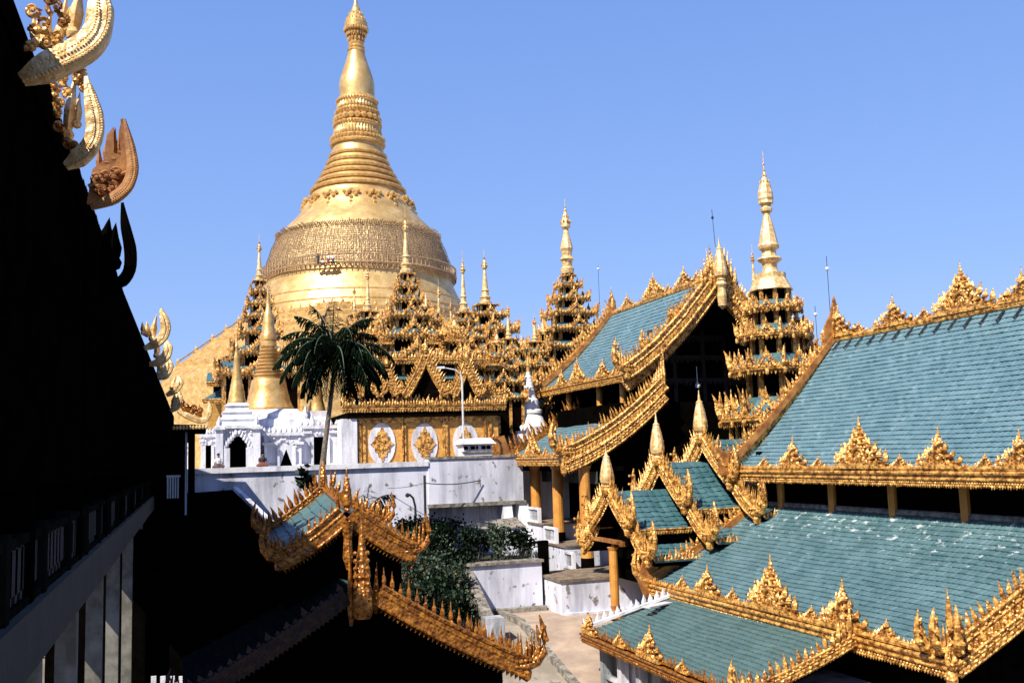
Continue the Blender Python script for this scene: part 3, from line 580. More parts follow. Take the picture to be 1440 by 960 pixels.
for px, y, k, sc in ((560, 548, 'm', .8), (632, 545, 'm', .8), (690, 545, 'l', .7), (500, 548, 'm', .9), (575, 497, 'm', .9), (620, 490, 'm', 1), (660, 492, 'm', .9), (535, 500, 'm', .9), (690, 500, 'm', .8), (505, 470, 'm', .8), (540, 470, 'm', .7), (640, 466, 'm', .8), (610, 470, 'm', .7)): 
    q = PY(px, y+14, 74 if y > 520 else 76); acroterion(pa, k, q, 0, sc)
for px in (537, 597, 655):
    c = PY(px, 624, 73.22); a = np.linspace(0, 2*math.pi, 33)
    m = MB(); m.prism([(math.cos(q)*1.0, math.sin(q)*1.55) for q in a[:-1]], c, X3, Z3, .12); md = m.build('medallion', WHITE, pa)
    m = MB(); o_ = []
    for i in range(24): q = i*2*math.pi/24; k = 1/(abs(math.cos(q))**1+abs(math.sin(q))**1); k *= 1+.10*math.cos(i*math.pi); o_.append((math.cos(q)*.80*k, math.sin(q)*1.28*k))
    m.prism(o_, c-Y3*.06, X3, Z3, .14)
    for i in range(26): q = random.uniform(0, 6.28); r = random.random()*.6; m.ball(c+np.array([math.cos(q)*r*.6, -.14, math.sin(q)*r]), .07)
    m.build('lozenge', GOLD, md)
m = MB()
for px in (506, 512, 567, 569, 624, 628, 682, 690): q = PY(px, 620, 73.2); m.bx(q[0]-.09, q[0]+.09, 73.1, 73.3, 8, 12.3)
m.bx(xL+.9, xR-.3, 73.15, 73.27, 11.9, 12.28); m.bx(xL+.9, xR-.3, 73.15, 73.27, 8, 8.5); m.build('panel_frame', GOLD, pa)
m = MB(); q = PY(491, 620, 73.2); m.bx(q[0]-.6, q[0]+.55, 72.9, 75, 8, 12.25); m.build('white_pier', WHITE, pa)
# dense lesser roofs behind, between the spires
for px, y, half, Yd, lab in ((600, 470, 30, 86, 'low crested gilded roof wedged between the tallest spire and the needle spire'), (540, 492, 34, 84, 'low crested gilded roof half hidden by the palm crown'), (640, 500, 34, 79, 'low crested gilded roof under the slim spire beside the lamp arm'), (700, 520, 26, 77.5, 'low crested gilded roof at the end of the palace over the dark passage'), (735, 530, 24, 82, 'low crested gilded roof behind the white stupa tip'), (765, 505, 26, 90, 'low crested gilded roof against the far raking edge of the middle hall')):
    P_('gilded_roof', lab, Yd, ((px, y-60), (px, y)), [(y-16, half*.6), (y, half*.8), (y+20, half), (y+42, half*1.15)], [(y-34, half*.3), (y-38, half*.35), (y-42, half*.12), (y-52, 1.0), (y-58, .5)], base_y=y+90, cat='roof', group='low gilded roofs between the spires')

# ================================================================== WHITE SHRINES AND SMALL STUPAS
def stupa_px(name, label, Y, cx, gold_prof, white_prof, n=24, gm=None, wsq=True, cat='stupa', group=None):
    c = PY(cx, 600, Y); k1 = (PY(cx+100, 600, Y)[0]-c[0])/100
    Zof = lambda y: float(PY(cx, y, Y)[2])
    o = thing(name, (c[0], Y, 8), label, cat, group)
    m = MB(); m.lathe((c[0], Y, 0), [(hw*k1, Zof(y)) for y, hw in gold_prof], n); m.build('bell_and_spire', gm or GOLDS, o, True)
    if white_prof:
        m = MB(); pr = []
        for y, hw in white_prof: pr.append((hw*k1*(math.sqrt(2) if wsq else 1), Zof(y)))
        pr[0] = (pr[0][0], 8.0); m.lathe((c[0], Y, 0), pr, 4 if wsq else n, math.pi/4 if wsq else 0); m.build('plinth', WHITE, o)
    return o, c[0], k1, Zof
gs, gx, gk, gZ = stupa_px('gold_stupa', 'larger golden bell stupa with ringed cone on a white stepped plinth beside the palm', 80, 378,
    [(577, 35), (574, 35), (570, 33), (562, 29.5), (556, 28.5), (554, 27.5), (545, 25.5), (536, 24), (534, 23)]+[q for i in range(9) for q in ((533-i*5, 20.5-i*1.05), (530.5-i*5, 21-i*1.05), (530-i*5, 16.6-i*.98), (528.5-i*5, 16.4-i*.98))]+[(487, 11.5), (480, 11), (478, 12), (472, 11.5), (468, 9.5), (455, 8), (440, 6), (436, 4), (420, 2.5), (400, .6)],
    [(660, 66), (640, 66), (638, 62), (622, 62), (619, 58), (604, 57), (601, 52), (592, 50), (589, 44), (583, 43), (580, 38), (577, 36)])
for sx in (-1, 1):
    for y, hw in ((619, 60), (601, 54), (589, 46)): m = MB(); acr = np.array([gx+sx*hw*gk, 80-hw*gk, gZ(y)]); m.leaf(acr, .9, .45, .4); m.ball(acr+Z3*.1, .25); m.build('corner_ornament', WHITE, gs)
sh, sx_, sk, sZ = stupa_px('white_shrine', 'white shrine with a dark arched doorway under a stepped roof and slim golden spire', 75.5, 333,
    [(567, 13), (564, 13), (560, 11.5), (552, 10.5), (548, 9.5), (540, 8.5), (538, 7.6), (534, 7.4), (531, 6.5), (526, 6.3), (522, 5.5), (514, 5), (505, 4), (502, 4.4), (498, 3.2), (490, 1.8), (486, 2.6), (482, 1), (470, .3)],
    [(602, 27), (600, 30), (596, 26), (595, 26), (589, 25), (586, 22), (581, 21), (578, 17), (571, 16), (568, 13.5)])
bpy.data.objects.remove([c for c in sh.children if c.name.startswith('plinth')][0])
m = MB(); m.lathe((sx_, 75.5, 0), [(q*sk*1.414, sZ(y)) for y, q in ((603, 27), (601, 32), (597, 27), (594, 24), (590, 26), (587, 21), (584, 19), (580, 21), (577, 16), (573, 15), (571, 17), (567, 13))], 4, math.pi/4); m.build('stepped_roof', WHITE, sh)
dw = 13*sk; hw = 42*sk/1.5; zt = sZ(601)
m = MB(); yf = 75.5-1.75
for s in (-1, 1):
    m.bx(sx_+s*dw, sx_+s*hw*1.0, yf, 77, 8, zt); m.bx(sx_+s*dw*1.0-.1*s, sx_+s*(dw+.35), yf-.25, yf+.2, 8, sZ(630)); m.bx(sx_+s*(hw-.4), sx_+s*(hw+.1), yf-.3, yf+.2, 8, zt-.2)
    m.box((sx_+s*(hw-.15), yf-.1, zt-.1), (.8, .7, .2)); m.leaf((sx_+s*(hw-.15), yf-.1, zt), .8, .4, .35)
    for u in range(6): t = u/5; m.leaf((sx_+s*dw*(1.35-1.2*t), yf-.15, sZ(632)+(sZ(612)-sZ(632))*t), .5, .3, .25, Z3, (s, 0, 0), .3)
outl = [(-hw, sZ(601)), (-hw, sZ(634))]+[(-dw*math.cos(q)*(1), sZ(634)+(sZ(614)-sZ(634))*math.sin(q)**.8) for q in np.linspace(0, math.pi, 13)]+[(hw, sZ(634)), (hw, sZ(601))]
m.prism([(x, z) for x, z in outl], (sx_, yf+.1, 0), X3, Z3, .3)
for k in range(40): m.ball((sx_+random.uniform(-hw, hw), yf-.08, sZ(612)+random.uniform(0, 1)*(zt-sZ(612))), .1)
m.bx(sx_-hw-.1, sx_+hw+.1, yf-.25, 77, zt-.12, zt+.1); m.build('arched_front', WHITE, sh)
m = MB(); m.bx(sx_-dw-.2, sx_+dw+.2, 76.3, 76.5, 8, zt); m.build('dark_interior', SHADEBLK, sh)
# second white shrine with door behind the palm trunk and niche
def white_block(name, label, x0, x1, y_top, Y, door, peak=False):
    a = PY(x0, 650, Y); b = PY(x1, 650, Y); z = float(PY((x0+x1)/2, y_top, Y)[2]); o = thing(name, ((a[0]+b[0])/2, Y, 8), label, 'shrine')
    d0 = PY(door[0], 650, Y)[0]; d1 = PY(door[1], 650, Y)[0]; dz = float(PY(door[0], door[2], Y)[2]); dm = (d0+d1)/2
    m = MB(); m.bx(a[0], d0, Y, Y+2.4, 8, dz); m.bx(d1, b[0], Y, Y+2.4, 8, dz); m.bx(a[0], b[0], Y, Y+2.4, dz, z)
    for zz in (z, dz+.35, 9.0): m.bx(a[0]-.15, d0-.12, Y-.16, Y+.06, zz-.1, zz+.08); m.bx(d1+.12, b[0]+.15, Y-.16, Y+.06, zz-.1, zz+.08)
    m.bx(a[0]-.15, b[0]+.15, Y-.18, Y+.05, z-.12, z+.1); m.bx(d0-.18, d0, Y-.2, Y+.02, 8, dz); m.bx(d1, d1+.18, Y-.2, Y+.02, 8, dz)
    for i in range(8): t = i/7; m.leaf((lerp(a, b, t)[0], Y-.05, z+.1), .45, .3, .3)
    for i in range(20): m.ball((random.uniform(a[0], b[0]), Y-.03, random.uniform(dz+.1, z-.1)), .11)
    m.build('wall', WHITE, o)
    m = MB(); m.bx(d0-.1, d1+.1, Y+.5, Y+.6, 8, dz+.05); m.build('dark_doorway', SHADEBLK, o)
    if peak:
        m = MB(); m.prism([(-(d1-d0)/2, 8.9), (-(d1-d0)/2, dz), ((d1-d0)/2, dz), ((d1-d0)/2, 8.9), (0, dz-.05)], (dm, Y+.1, 0), X3, Z3, .25); m.build('pointed_arch', WHITE, o)
    return o
white_block('white_shrine', 'white shrine with a tall round headed dark door seen behind the palm trunk', 424, 482, 600, 75.2, (441, 460, 614))
white_block('white_shrine', 'low white shrine with a pointed dark niche below the larger golden bell', 372, 424, 610, 74.6, (393, 412, 630), True)
white_block('white_shrine', 'white shrine glimpsed through the gap behind the short white railing', 228, 264, 626, 79, (243, 249, 640))
white_block('white_shrine', 'narrow white shrine beside the end post of the shaded walkway, with orange door', 283, 312, 612, 77, (289, 297, 626))
tw = stupa_px('white_stupa', 'small white stupa with ringed cone and gilded tip rising behind the crested lower roof', 77, 745,
    [(606, 24), (600, 25), (596, 22), (590, 20), (585, 17), (583, 16), (581, 17.5), (577, 17), (575, 13.5), (566, 13), (562, 12), (560, 10)]+[q for i in range(7) for q in ((559-i*4.6, 9.6-i*.85), (556-i*4.6, 9.0-i*.85), (555-i*4.6, 8-i*.85))]+[(524, 3), (523, 2)],
    [(690, 40), (640, 40), (639, 36), (627, 36), (626, 31), (616, 31), (615, 26), (606, 25)], 20, FRESH, True)
m = MB(); cxx, Yx = tw[1], 77; m.lathe((cxx, Yx, 0), [(2.4*tw[2], tw[3](524)), (2.2*tw[2], tw[3](516)), (3.0*tw[2], tw[3](514)), (.3*tw[2], tw[3](500))], 8); m.build('gilded_tip', GOLDS, tw[0])
for nm, px, yb, Yd, hh, lab in (('white_stupa', 446, 604, 82, 90, 'small white stupa with golden cone half hidden behind the palm leaves'), ):
    stupa_px(nm, lab, Yd, px, [(578, 12), (572, 11), (560, 8), (556, 8.5), (545, 6), (530, 4), (510, 1)], [(650, 20), (610, 20), (606, 16), (590, 15), (586, 13), (578, 12)], 16, GOLDS)
tg = PY(305, 560, 100); o = thing('green_roofed_pavilion', (tg[0], 100, 8), 'gilded pavilion with dark sloping green roofs behind the white shrine', 'pavilion')
m = MB()
for a, b, c_, d_ in (((284, 562), (345, 560), (340, 535), (325, 538)), ((290, 535), (326, 535), (322, 522), (292, 524)), ((308, 518), (350, 515), (345, 500), (312, 502))):
    q = [PY(*a, 98), PY(*b, 98), PY(*c_, 104), PY(*d_, 104)]; m.add(np.array(q+[v-Z3*.3 for v in q]), [(0, 1, 2, 3), (7, 6, 5, 4), (0, 4, 5, 1), (1, 5, 6, 2), (2, 6, 7, 3), (3, 7, 4, 0)])
m.build('roof', TEALP, o)
m = MB(); q0 = PY(284, 562, 99); q1 = PY(352, 562, 99); m.bx(q0[0]+.6, q1[0], 100, 106, 8, q0[2]-.3); m.build('wall', mat('gilded wall', (.6, .36, .1), (.42, .2, .04), .5, .3, 3), o)
m = MB(); m.bx(q0[0]+1.2, q1[0], 102, 106, q0[2], PY(300, 505, 102)[2]); m.build('upper_storey', DARKW, o)
m = MB(); cornice(m, (q0[0], 97.8, q0[2]), (q1[0], 97.8, q1[2]), .5, -Y3); 
m.build('cornice', GOLD, o)
for a, b in (((290, 537), (327, 536)), ((308, 520), (350, 517)), ((312, 501), (345, 499))): m = MB(); cornice(m, PY(*a, 98), PY(*b, 98), .5, -Y3); m.build('cornice', GOLD, o)

# ================================================================== RETAINING WALL, GARDEN, TERRACE
rw = thing('retaining_wall', (12, 70, 2.6), 'long white limewashed retaining wall with damp stains holding up the temple platform', 'wall')
m = MB(); m.bx(-4, 16.4, 70, 71, 2.2, 8.65); m.bx(16.4, 23.5, 69.9, 71, 5.95, 9.1); m.bx(16.4, 23.5, 70.9, 71.4, 2.2, 6); m.build('wall_face', WALLM, rw)
m = MB(); m.bx(-4, 16.4, 69.8, 71.2, 8.65, 9.0); m.build('parapet_coping', WHITE, rw)
m = MB(); m.bx(16.3, 23.6, 69.6, 70.9, 5.7, 5.95); m.bx(16.42, 23.5, 69.8, 71.1, 9.1, 9.28); m.build('ledge', STONE, rw)
m = MB(); m.bx(16.5, 21.6, 70.75, 70.9, 2.6, 5.7); m.build('darker_panel', OLDW, rw)  # darker plaster panel under the ledge
for px in (712, 735): m = MB(); q = PY(px, 740, 70.1); m.bx(q[0]-.35, q[0]+.35, 69.7, 70.7, 2.6, 5.7); m.hexa([(q[0]-.35, 68.6, 2.6), (q[0]+.35, 68.6, 2.6), (q[0]+.35, 69.7, 2.6), (q[0]-.35, 69.7, 2.6), (q[0]-.35, 69.5, 4.9), (q[0]+.35, 69.5, 4.9), (q[0]+.35, 69.7, 5.6), (q[0]-.35, 69.7, 5.6)]); m.build('buttress', WHITE, rw)
hb = thing('water_tank_house', (*PY(672, 660, 70.4)[:2], 9.28), 'low white concrete hut with small dark windows on top of the retaining wall', 'hut')
a = PY(651, 655, 70.3); b = PY(691, 655, 70.3)
m = MB(); m.bx(a[0], b[0], 70.0, 71.6, 9.28, 10.15); m.build('body', WHITE, hb)
m = MB(); m.hexa([(a[0]-.2, 69.7, 10.12), (b[0]+.25, 69.7, 10.12), (b[0]+.25, 71.9, 10.12), (a[0]-.2, 71.9, 10.12), (a[0]+.1, 70, 10.55), (b[0]-.1, 70, 10.55), (b[0]-.1, 71.6, 10.55), (a[0]+.1, 71.6, 10.55)]); m.build('roof_slab', WHITE, hb)
m = MB(); m.bx(a[0]-.1, b[0]+.1, 69.9, 70.2, 9.5, 9.6); m.build('string_course', STONE, hb)
for px in (655, 665, 671, 680, 687): q = PY(px, 628, 69.98); m = MB(); m.box((q[0], 69.98, 9.86), (.30 if px != 671 else .14, .08, .24)); m.build('window', SHADEBLK, hb)
# garden bed
g = MB(); g.hexa([(4, 58.3, 0), (21, 58.3, 0), (24, 69.9, 0), (4, 69.9, 0), (4, 58.3, 1.2), (16.2, 58.3, 2.75), (23, 69.9, 3.0), (4, 69.9, 2.6)]); structure(g.build('garden_soil', SOIL))
gw = thing('garden_wall', (18, 57.7, 0), 'white stained wall facing the terrace below the shrubs', 'wall')
m = MB(); m.bx(15.9, 20.4, 57.7, 58.5, -.3, 2.8); m.build('wall_face', WALLM, gw)
m = MB(); m.bx(15.7, 20.5, 57.55, 58.6, 2.8, 2.95); m.bx(16.2, 20.5, 57.2, 57.7, -.1, .25); m.build('coping', STONE, gw)
m = MB(); m.bx(20.42, 21.0, 58.0, 58.4, -.1, 4); m.build('dark_recess', SHADEBLK, gw)
sw = thing('sloping_stair_wall', (15.2, 54, 0), 'mossy stone parapet running down beside the garden from the white wall', 'wall')
p0 = np.array([15.75, 58, 2.75]); p1 = PX(690, 872, 15.3); p1[2] = min(p1[2], 1.1)
m = MB(); 
def slab(mb, a, b, wd, z0): mb.hexa([(a[0]-wd, a[1], z0), (a[0]+wd, a[1], z0), (b[0]+wd, b[1], z0), (b[0]-wd, b[1], z0), (a[0]-wd, a[1], a[2]), (a[0]+wd, a[1], a[2]), (b[0]+wd, b[1], b[2]), (b[0]-wd, b[1], b[2])])
slab(m, p1, p0, .3, -2.3); m.build('parapet', STONE, sw)
m = MB(); m.bx(p1[0]-.5, p1[0]+.5, p1[1]-.9, p1[1], -2.3, p1[2]+.25); m.build('end_pier', OLDW, sw)
kb = thing('terrace_kerb', (17.6, 52, 0), 'low weathered kerb wall sloping down between the lane and the tan terrace', 'kerb')
m = MB()
for (ya, za), (yb, zb) in (((57.5, 0), (53, 0)), ((53, 0), (44.5, -1.9))): m.hexa([(17.25, yb, zb-.6), (17.7, yb, zb-.6), (17.7, ya, za-.6), (17.25, ya, za-.6), (17.3, yb, zb+.3), (17.65, yb, zb+.3), (17.65, ya, za+.3), (17.3, ya, za+.3)])
m.build('kerb_face', STONE, kb)
MUD = mat('brown worn slab', (.24, .18, .13), (.10, .075, .05), .95, 0, 2, .04, 6)
# terrace block with balustrade (foot of the covered stair)
tb = thing('stair_terrace', (23.5, 56, 0), 'white walled landing at the foot of the covered stair with balusters', 'terrace')
m = MB(); m.bx(20.6, 34, 55, 59.5, -.3, 1.85); m.bx(20.7, 34, 54.6, 55, -.2, .12); m.build('wall_face', WALLM, tb)
m = MB(); m.bx(20.5, 34, 54.9, 59.6, 1.85, 2.0); m.build('floor_slab', MUD, tb)
m = MB(); q0 = PY(868, 800, 57.5); q1 = PY(1000, 800, 57.5); m.bx(q0[0], q1[0]+2, 57.3, 57.6, 2.85, 3.0); m.bx(q0[0], q1[0]+2, 57.3, 57.6, 2.0, 2.12)
m.build('handrail', WHITE, tb); 
for i in range(24): m = MB(); m.lathe((q0[0]+.15+i*.27, 57.45, 2.1), [(.07, 0), (.09, .2), (.05, .5), (.07, .78)], 8); m.build('baluster', WHITE, tb)
def panel_rail(parent, y0, L, X, z):
    m = MB()
    for a_, b_ in ((y0, y0+.15), (y0+L-.15, y0+L)): m.bx(X-.12, X+.12, a_, b_, z, z+1.05)
    m.bx(X-.12, X+.12, y0+.15, y0+L-.15, z, z+.15); m.bx(X-.12, X+.12, y0+.15, y0+L-.15, z+.9, z+1.05); r = m.build('balustrade', WHITE, parent)
    m = MB()
    for i in range(int(L/.3)): m.bx(X-.05, X+.05, y0+.25+i*.3, y0+.36+i*.3, z+.15, z+.9)
    m.bx(X-.03, X+.03, y0+.15, y0+L-.15, z+.45, z+.55); m.build('baluster_panel', OLDW, r)
# ================================================================== HALLS ON THE STAIR AXIS
AX = 35.3
TEAKB = mat('dim carved teak', (.03, .018, .010), (.012, .008, .005), .8)
def rot_gold(): return math.pi/2
def hall_acro(parent, pts, X, zfun, dz=0., rz=-math.pi/2, wx=1.):
    for px, py, k, sc in pts:
        q = PX(px, py, X); acroterion(parent, k, (X, q[1], zfun(q[1])+dz), rz, sc, wx)
# ---- near hall (broad blue roofs)
h1 = thing('tiled_hall', (AX, 36, 0), 'nearest broad hall with two blue green tiled roofs edged by gilded crests', 'hall')
ZR, ZE, XE = 15.1, 8.0, 28.5; YN, YF = 15., 48.
roof_slope(h1, (XE, YF, ZE), (XE, YN, ZE), (AX, YN, ZR), (AX, YF, ZR), TILE1, .28, .30, .25)
roof_slope(h1, (2*AX-XE, YN, ZE), (2*AX-XE, YF, ZE), (AX, YF, ZR), (AX, YN, ZR), TILE1, .34, .36, .25, False)
m = MB(); cornice(m, (XE-.25, YF+.3, ZE+.02), (XE-.25, YN, ZE+.02), .68, -X3, .5, .13); m.tube([(XE-.2, YF, ZE+.15), (XE-.2, YN, ZE+.15)], .1, 8); crest_row(m, (XE-.1, YF, ZE+.1), (XE-.1, YN, ZE+.1), .26, .24, -X3); m.build('cornice', GOLD, h1)
m = MB(); m.tube([(AX, YF, ZR+.1), (AX, YN, ZR+.1)], .2, 8); crest_row(m, (AX, YF, ZR+.15), (AX, YN, ZR+.15), .35, .3, -X3); m.build('ridge_crest', GOLD, h1)
hall_acro(h1, [(1180, 470, 'm', 1.1), (1208, 465, 's', 1.1), (1257, 455, 'm', 1.05), (1300, 447, 's', 1.15), (1355, 437, 'l', .95), (1415, 428, 's', 1.1), (1440, 425, 'm', 1)], AX, lambda y: ZR+.2, wx=1.15)
hall_acro(h1, [(1075, 648, 's', 1.0), (1116, 648, 'm', 1.0), (1151, 648, 's', .95), (1211, 648, 'l', .98), (1266, 648, 's', 1.0), (1322, 648, 'm', 1.05), (1386, 648, 's', .95), (1436, 648, 'm', .9)], XE-.1, lambda y: ZE+.15)
m = MB()
for sgn in (-1, 1): 
    pts = [(AX+sgn*abs(q[0]-AX), q[1], q[2]) for q in curve((AX, YF+.15, ZR+.15), (XE-.5, YF+.15, ZE+.2), .25)]
    bargeboard(m, pts, (0, 1, 0), .55, .55, .34, .18, 1.3)
m.build('bargeboard', GOLD, h1)
m = MB()
for sgn in (-1, 1): m.strip([(AX+sgn*abs(q[0]-AX), YF-.02, q[2]+.18) for q in curve((AX, 0, ZR+.15), (XE-.5, 0, ZE+.2), .25)], [Z3]*10, -.2, .28, Y3*.05)
m.prism([(-.8, -.5), (.8, -.5), (.7, .7), (.35, 1.5), (.1, 2.6), (-.2, 1.6), (-.65, .9)], (AX, YF+.1, ZR), X3, Z3, .16); m.prism([(-.6, -.2), (.5, -.2), (.3, .8), (-.2, 1.0), (-.8, 1.35)], (XE-.5, YF+.1, ZE), X3, Z3, .16); m.build('rake_back_board', BROWN, h1)
m = MB(); finial(m, (AX, YF+.1, ZR+.9), 1.7, .14); m.build('ridge_finial', GOLD, h1)
for i in range(24): y = 47.4-i*1.0; m = MB(); m.tube([(AX-.2, y, ZR-.06), (AX-.75, y-.02, ZR-.60)], .05, 5); m.build('ridge_hook', IRON, h1)
m = MB(); m.bx(29.9, 40.7, YN, YF-.4, 3, ZE+.6); m.bx(AX-6, AX+6, YF-.9, YF-.5, ZE, ZE+1); m.prism([(-6.6, ZE), (6.6, ZE), (0, ZR-.4)], (AX, YF-.6, 0), X3, Z3, .2); m.build('clerestory_wall', DARKW, h1)
for px, py in ((1098, 690), (1170, 695), (1255, 700), (1357, 705)):
    q = PX(px, py, 29.6); m = MB(); m.lathe((29.6, q[1], 5.6), [(.2, 0), (.2, 1.9)], 10); m.build('column', COLM, h1)
# lower roof
LX, LZ, LT, LTZ = 23.1, 2.35, 29.75, 6.15; LN, LF = 26.8, 48.0
roof_slope(h1, (LX, LF, LZ), (LX, LN, LZ), (LT, LN, LTZ), (LT, LF, LTZ), TILE2, .28, .30, .2)
m = MB(); cornice(m, (LX-.25, LF+.3, LZ), (LX-.25, LN-.2, LZ), .68, -X3, .5, .15); m.tube([(LX-.2, LF, LZ+.15), (LX-.2, LN, LZ+.15)], .1, 8); crest_row(m, (LX-.1, LF, LZ+.1), (LX-.1, LN, LZ+.1), .24, .22, -X3); m.build('lower_cornice', GOLD, h1)
hall_acro(h1, [(960, 822, 's', 1.0), (996, 832, 'm', .95), (1031, 840, 's', .95), (1087, 853, 'l', 1.0), (1142, 866, 's', 1.05), (1188, 878, 'm', 1.1), (1248, 892, 's', 1.2), (1300, 904, 's', 1.0)], LX-.1, lambda y: LZ+.15)
m = MB(); P0 = curve((LT+.4, LN-.15, LTZ+.35), (LX-.1, LN-.15, LZ+.15), .2); bargeboard(m, P0, (0, -1, 0), .62, .62, .34, .22, 1.1)
P1 = [np.array(q)-Y3*.25-Z3*.45 for q in P0]; bargeboard(m, P1, (0, -1, 0), .4, .3, .34, .2, .6)
hook(m, (LX+.2, LN-.2, LZ+.2), (-.6, -.8, 0), 1.2, (0, -1, 0)); hook(m, (LX-.2, LN+.5, LZ+.2), (-1, 0, 0), 1.0, (0, -1, 0)); finial(m, (LX-.2, LN-.4, LZ+.9), 1.4, .12); m.ball((LX-.2, LN-.3, LZ-.6), .2, 2); m.build('near_bargeboard', GOLD, h1)
m = MB(); P2 = curve((LT+.2, LF+.15, LTZ+.2), (LX-.3, LF+.15, LZ+.15), .2); bargeboard(m, P2, (0, 1, 0), .5, .5, .34, .16, 1.3); m.build('far_bargeboard', GOLD, h1)
m = MB(); m.strip([np.array([q[0], LF-.02, q[2]+.12]) for q in P2], [Z3]*10, -.2, .2, Y3*.05); m.prism([(-.3, -.9), (.7, -.5), (.5, .6), (.2, 1.6), (-.3, 1.0), (-.7, .2)], (LX-.2, LF+.1, LZ+.2), X3, Z3, .2); m.build('rake_back_board', BROWN, h1)
m = MB(); m.tube([(LT-.1, LF, LTZ+.05), (LT-.1, LN, LTZ+.05)], .14, 8); m.build('roof_flashing', STONE, h1)
m = MB(); m.bx(25.2, 44, LN+1, LF-.5, -2.5, 2.9); m.bx(29.5, 41, LN+.8, LF-.5, 2.9, 6.0); m.build('dark_wall', DARKW, h1)
m = MB(); m.prism([(LX+1.2, LZ-.2), (LT, LZ-.2), (LT, LTZ-.3)], (0, LN+.9, 0), X3, Z3, .2); m.build('gable_wall', DARKW, h1)
# porch roof at the near foot of the hall
po = thing('porch_roof', (20.5, 39.5, -2.2), 'low dull green porch roof with pale spikes, tucked under the nearest hall', 'porch')
roof_slope(po, (18.3, 45.7, .66), (18.3, 31.4, .66), (22.9, 31.4, 2.0), (22.9, 45.7, 1.9), TILE3, .3, .3, .08)
m = MB(); cornice(m, (18.1, 45.9, .62), (18.1, 31, .62), .5, -X3, .4, .16); crest_row(m, (18.2, 45.8, .7), (18.2, 31, .7), .42, .26, -X3, jitter=.4); m.build('cornice', GOLDO, po)
for px, py, k, sc in ((830, 893, 'm', .75), (872, 908, 's', 1), (915, 925, 'm', .95), (960, 945, 's', .9)): q = PX(px, py, 18.2); acroterion(po, k, (18.2, q[1], .7), -math.pi/2, sc)
m = MB(); m.beam((18.2, 45.8, .85), (22.9, 45.8, 2.05), .18, .14); crest_row(m, (18.3, 45.85, .85), (22.9, 45.85, 2.05), .5, .34, Y3, jitter=.1, bead=False); m.build('pale_spike_rail', WHITE, po)
m = MB(); bargeboard(m, curve((22.9, 31.2, 2.3), (18.2, 31.2, .8), .1), (0, -1, 0), .38, .5, .3, .2, .9); 
for k in range(4): m.leaf((22.6-.25*k, 31.1, 2.4-.1*k), 1.3-.25*k, .22, .2, Z3, X3, 0.05)
m.build('near_bargeboard', GOLD, po)
m = MB(); m.box((21.6, 44.6, 1.85), (1.9, .5, .06), .5); m.build('loose_sheet', STEEL, po)
m = MB(); m.bx(19.3, 24, 32, 45.4, -2.4, .5); m.build('wall', OLDW, po)
for y in np.linspace(33, 45, 7): m = MB(); m.bx(18.75, 19.15, y-.2, y+.2, -2.4, .45); m.build('pier', OLDW, po)
m = MB(); m.bx(18.8, 19.1, 32.8, 45.2, -1.35, -1.2); m.build('rail', OLDW, po)
# ---- middle hall
h2 = thing('gabled_hall', (AX, 70, 0), 'middle hall with a huge open black gable and sweeping gilded bargeboards above a covered stair', 'hall')
R2, E2, X2 = 21.1, 14.4, 28.3; N2, F2 = 60.9, 79.0
ctop = lambda y: np.array([AX, y, R2])
for sgn in (-1, 1):
    xe = AX+sgn*(AX-X2)
    a, b = (xe, F2, E2), (xe, N2+.5, E2)
    roof_slope(h2, a, b, (AX, N2+.5, R2), (AX, F2, R2), TILE1, .36, .4, .55, sgn < 0)
m = MB()
for sgn in (-1, 1):
    L = lambda q: np.array([AX+sgn*abs(q[0]-AX), N2, q[2]])
    # three overlapping boards stepping down the rake, each ending in an upturned tongue
    full = curve((AX, N2, R2+.35), (X2-.4, N2, E2+.1), .62, 24)
    for i0, i1, dy, e in ((0, 11, 0, 1.0), (8, 18, -.2, 1.2), (15, 24, -.4, 1.7)):
        seg = [L(q)+Y3*dy for q in full[i0:i1+1]]; bargeboard(m, seg, (0, -1, 0), .95, .72, .28, .3, e)
    low = [L(q)-Z3*.95+Y3*.1 for q in full]; bargeboard(m, low, (0, -1, 0), .65, .01, .36, .24, 0)
m.build('bargeboard', GOLD, h2)
m = MB(); finial(m, (AX, N2-.5, R2-.4), 3.2, .46, n=10); m.lathe((AX, N2-.5, R2-2.3), [(.05, 0), (.28, .25), (.34, .9), (.26, 1.5), (.4, 1.75), (.3, 2.0)], 8); m.build('apex_finial', GOLDP, h2)
m = MB()
for sgn in (-1, 1):
    for x, z, hh in ((.5, .3, 2.1), (.75, .1, 1.9), (1.0, -.1, 1.5), (.62, -.5, 1.4), (1.3, -.5, 1.3), (.35, .2, 1.6)): m.leaf((AX+sgn*x, N2-.2, R2+z), hh, .34, .3, Z3, X3*sgn, .06)
m.build('apex_crown', GOLD, h2)
m = MB(); m.tube([(AX, N2, R2+2.2), (AX-.12, N2, R2+4.9)], .02, 5); m.ball((AX-.1, N2, R2+4.3), .11); m.build('lightning_rod', IRON, h2)
m = MB(); m.tube([(AX, N2, R2+.1), (AX, F2, R2+.1)], .2, 8); crest_row(m, (AX, N2+.5, R2+.15), (AX, F2, R2+.15), .4, .34, -X3); m.build('ridge_crest', GOLD, h2)
hall_acro(h2, [(855, 433, 's', 1.2), (882, 424, 'm', .8), (919, 413, 'l', .78), (940, 408, 's', 1.1), (962, 400, 'm', .95), (980, 394, 's', 1.3)], AX, lambda y: R2+.2, wx=1.25)
m = MB(); cornice(m, (X2-.25, F2, E2+.05), (X2-.25, N2-.2, E2+.05), .6, -X3, .45, .2); crest_row(m, (X2-.1, F2, E2+.1), (X2-.1, N2, E2+.1), .3, .26, -X3); m.build('cornice', GOLD, h2)
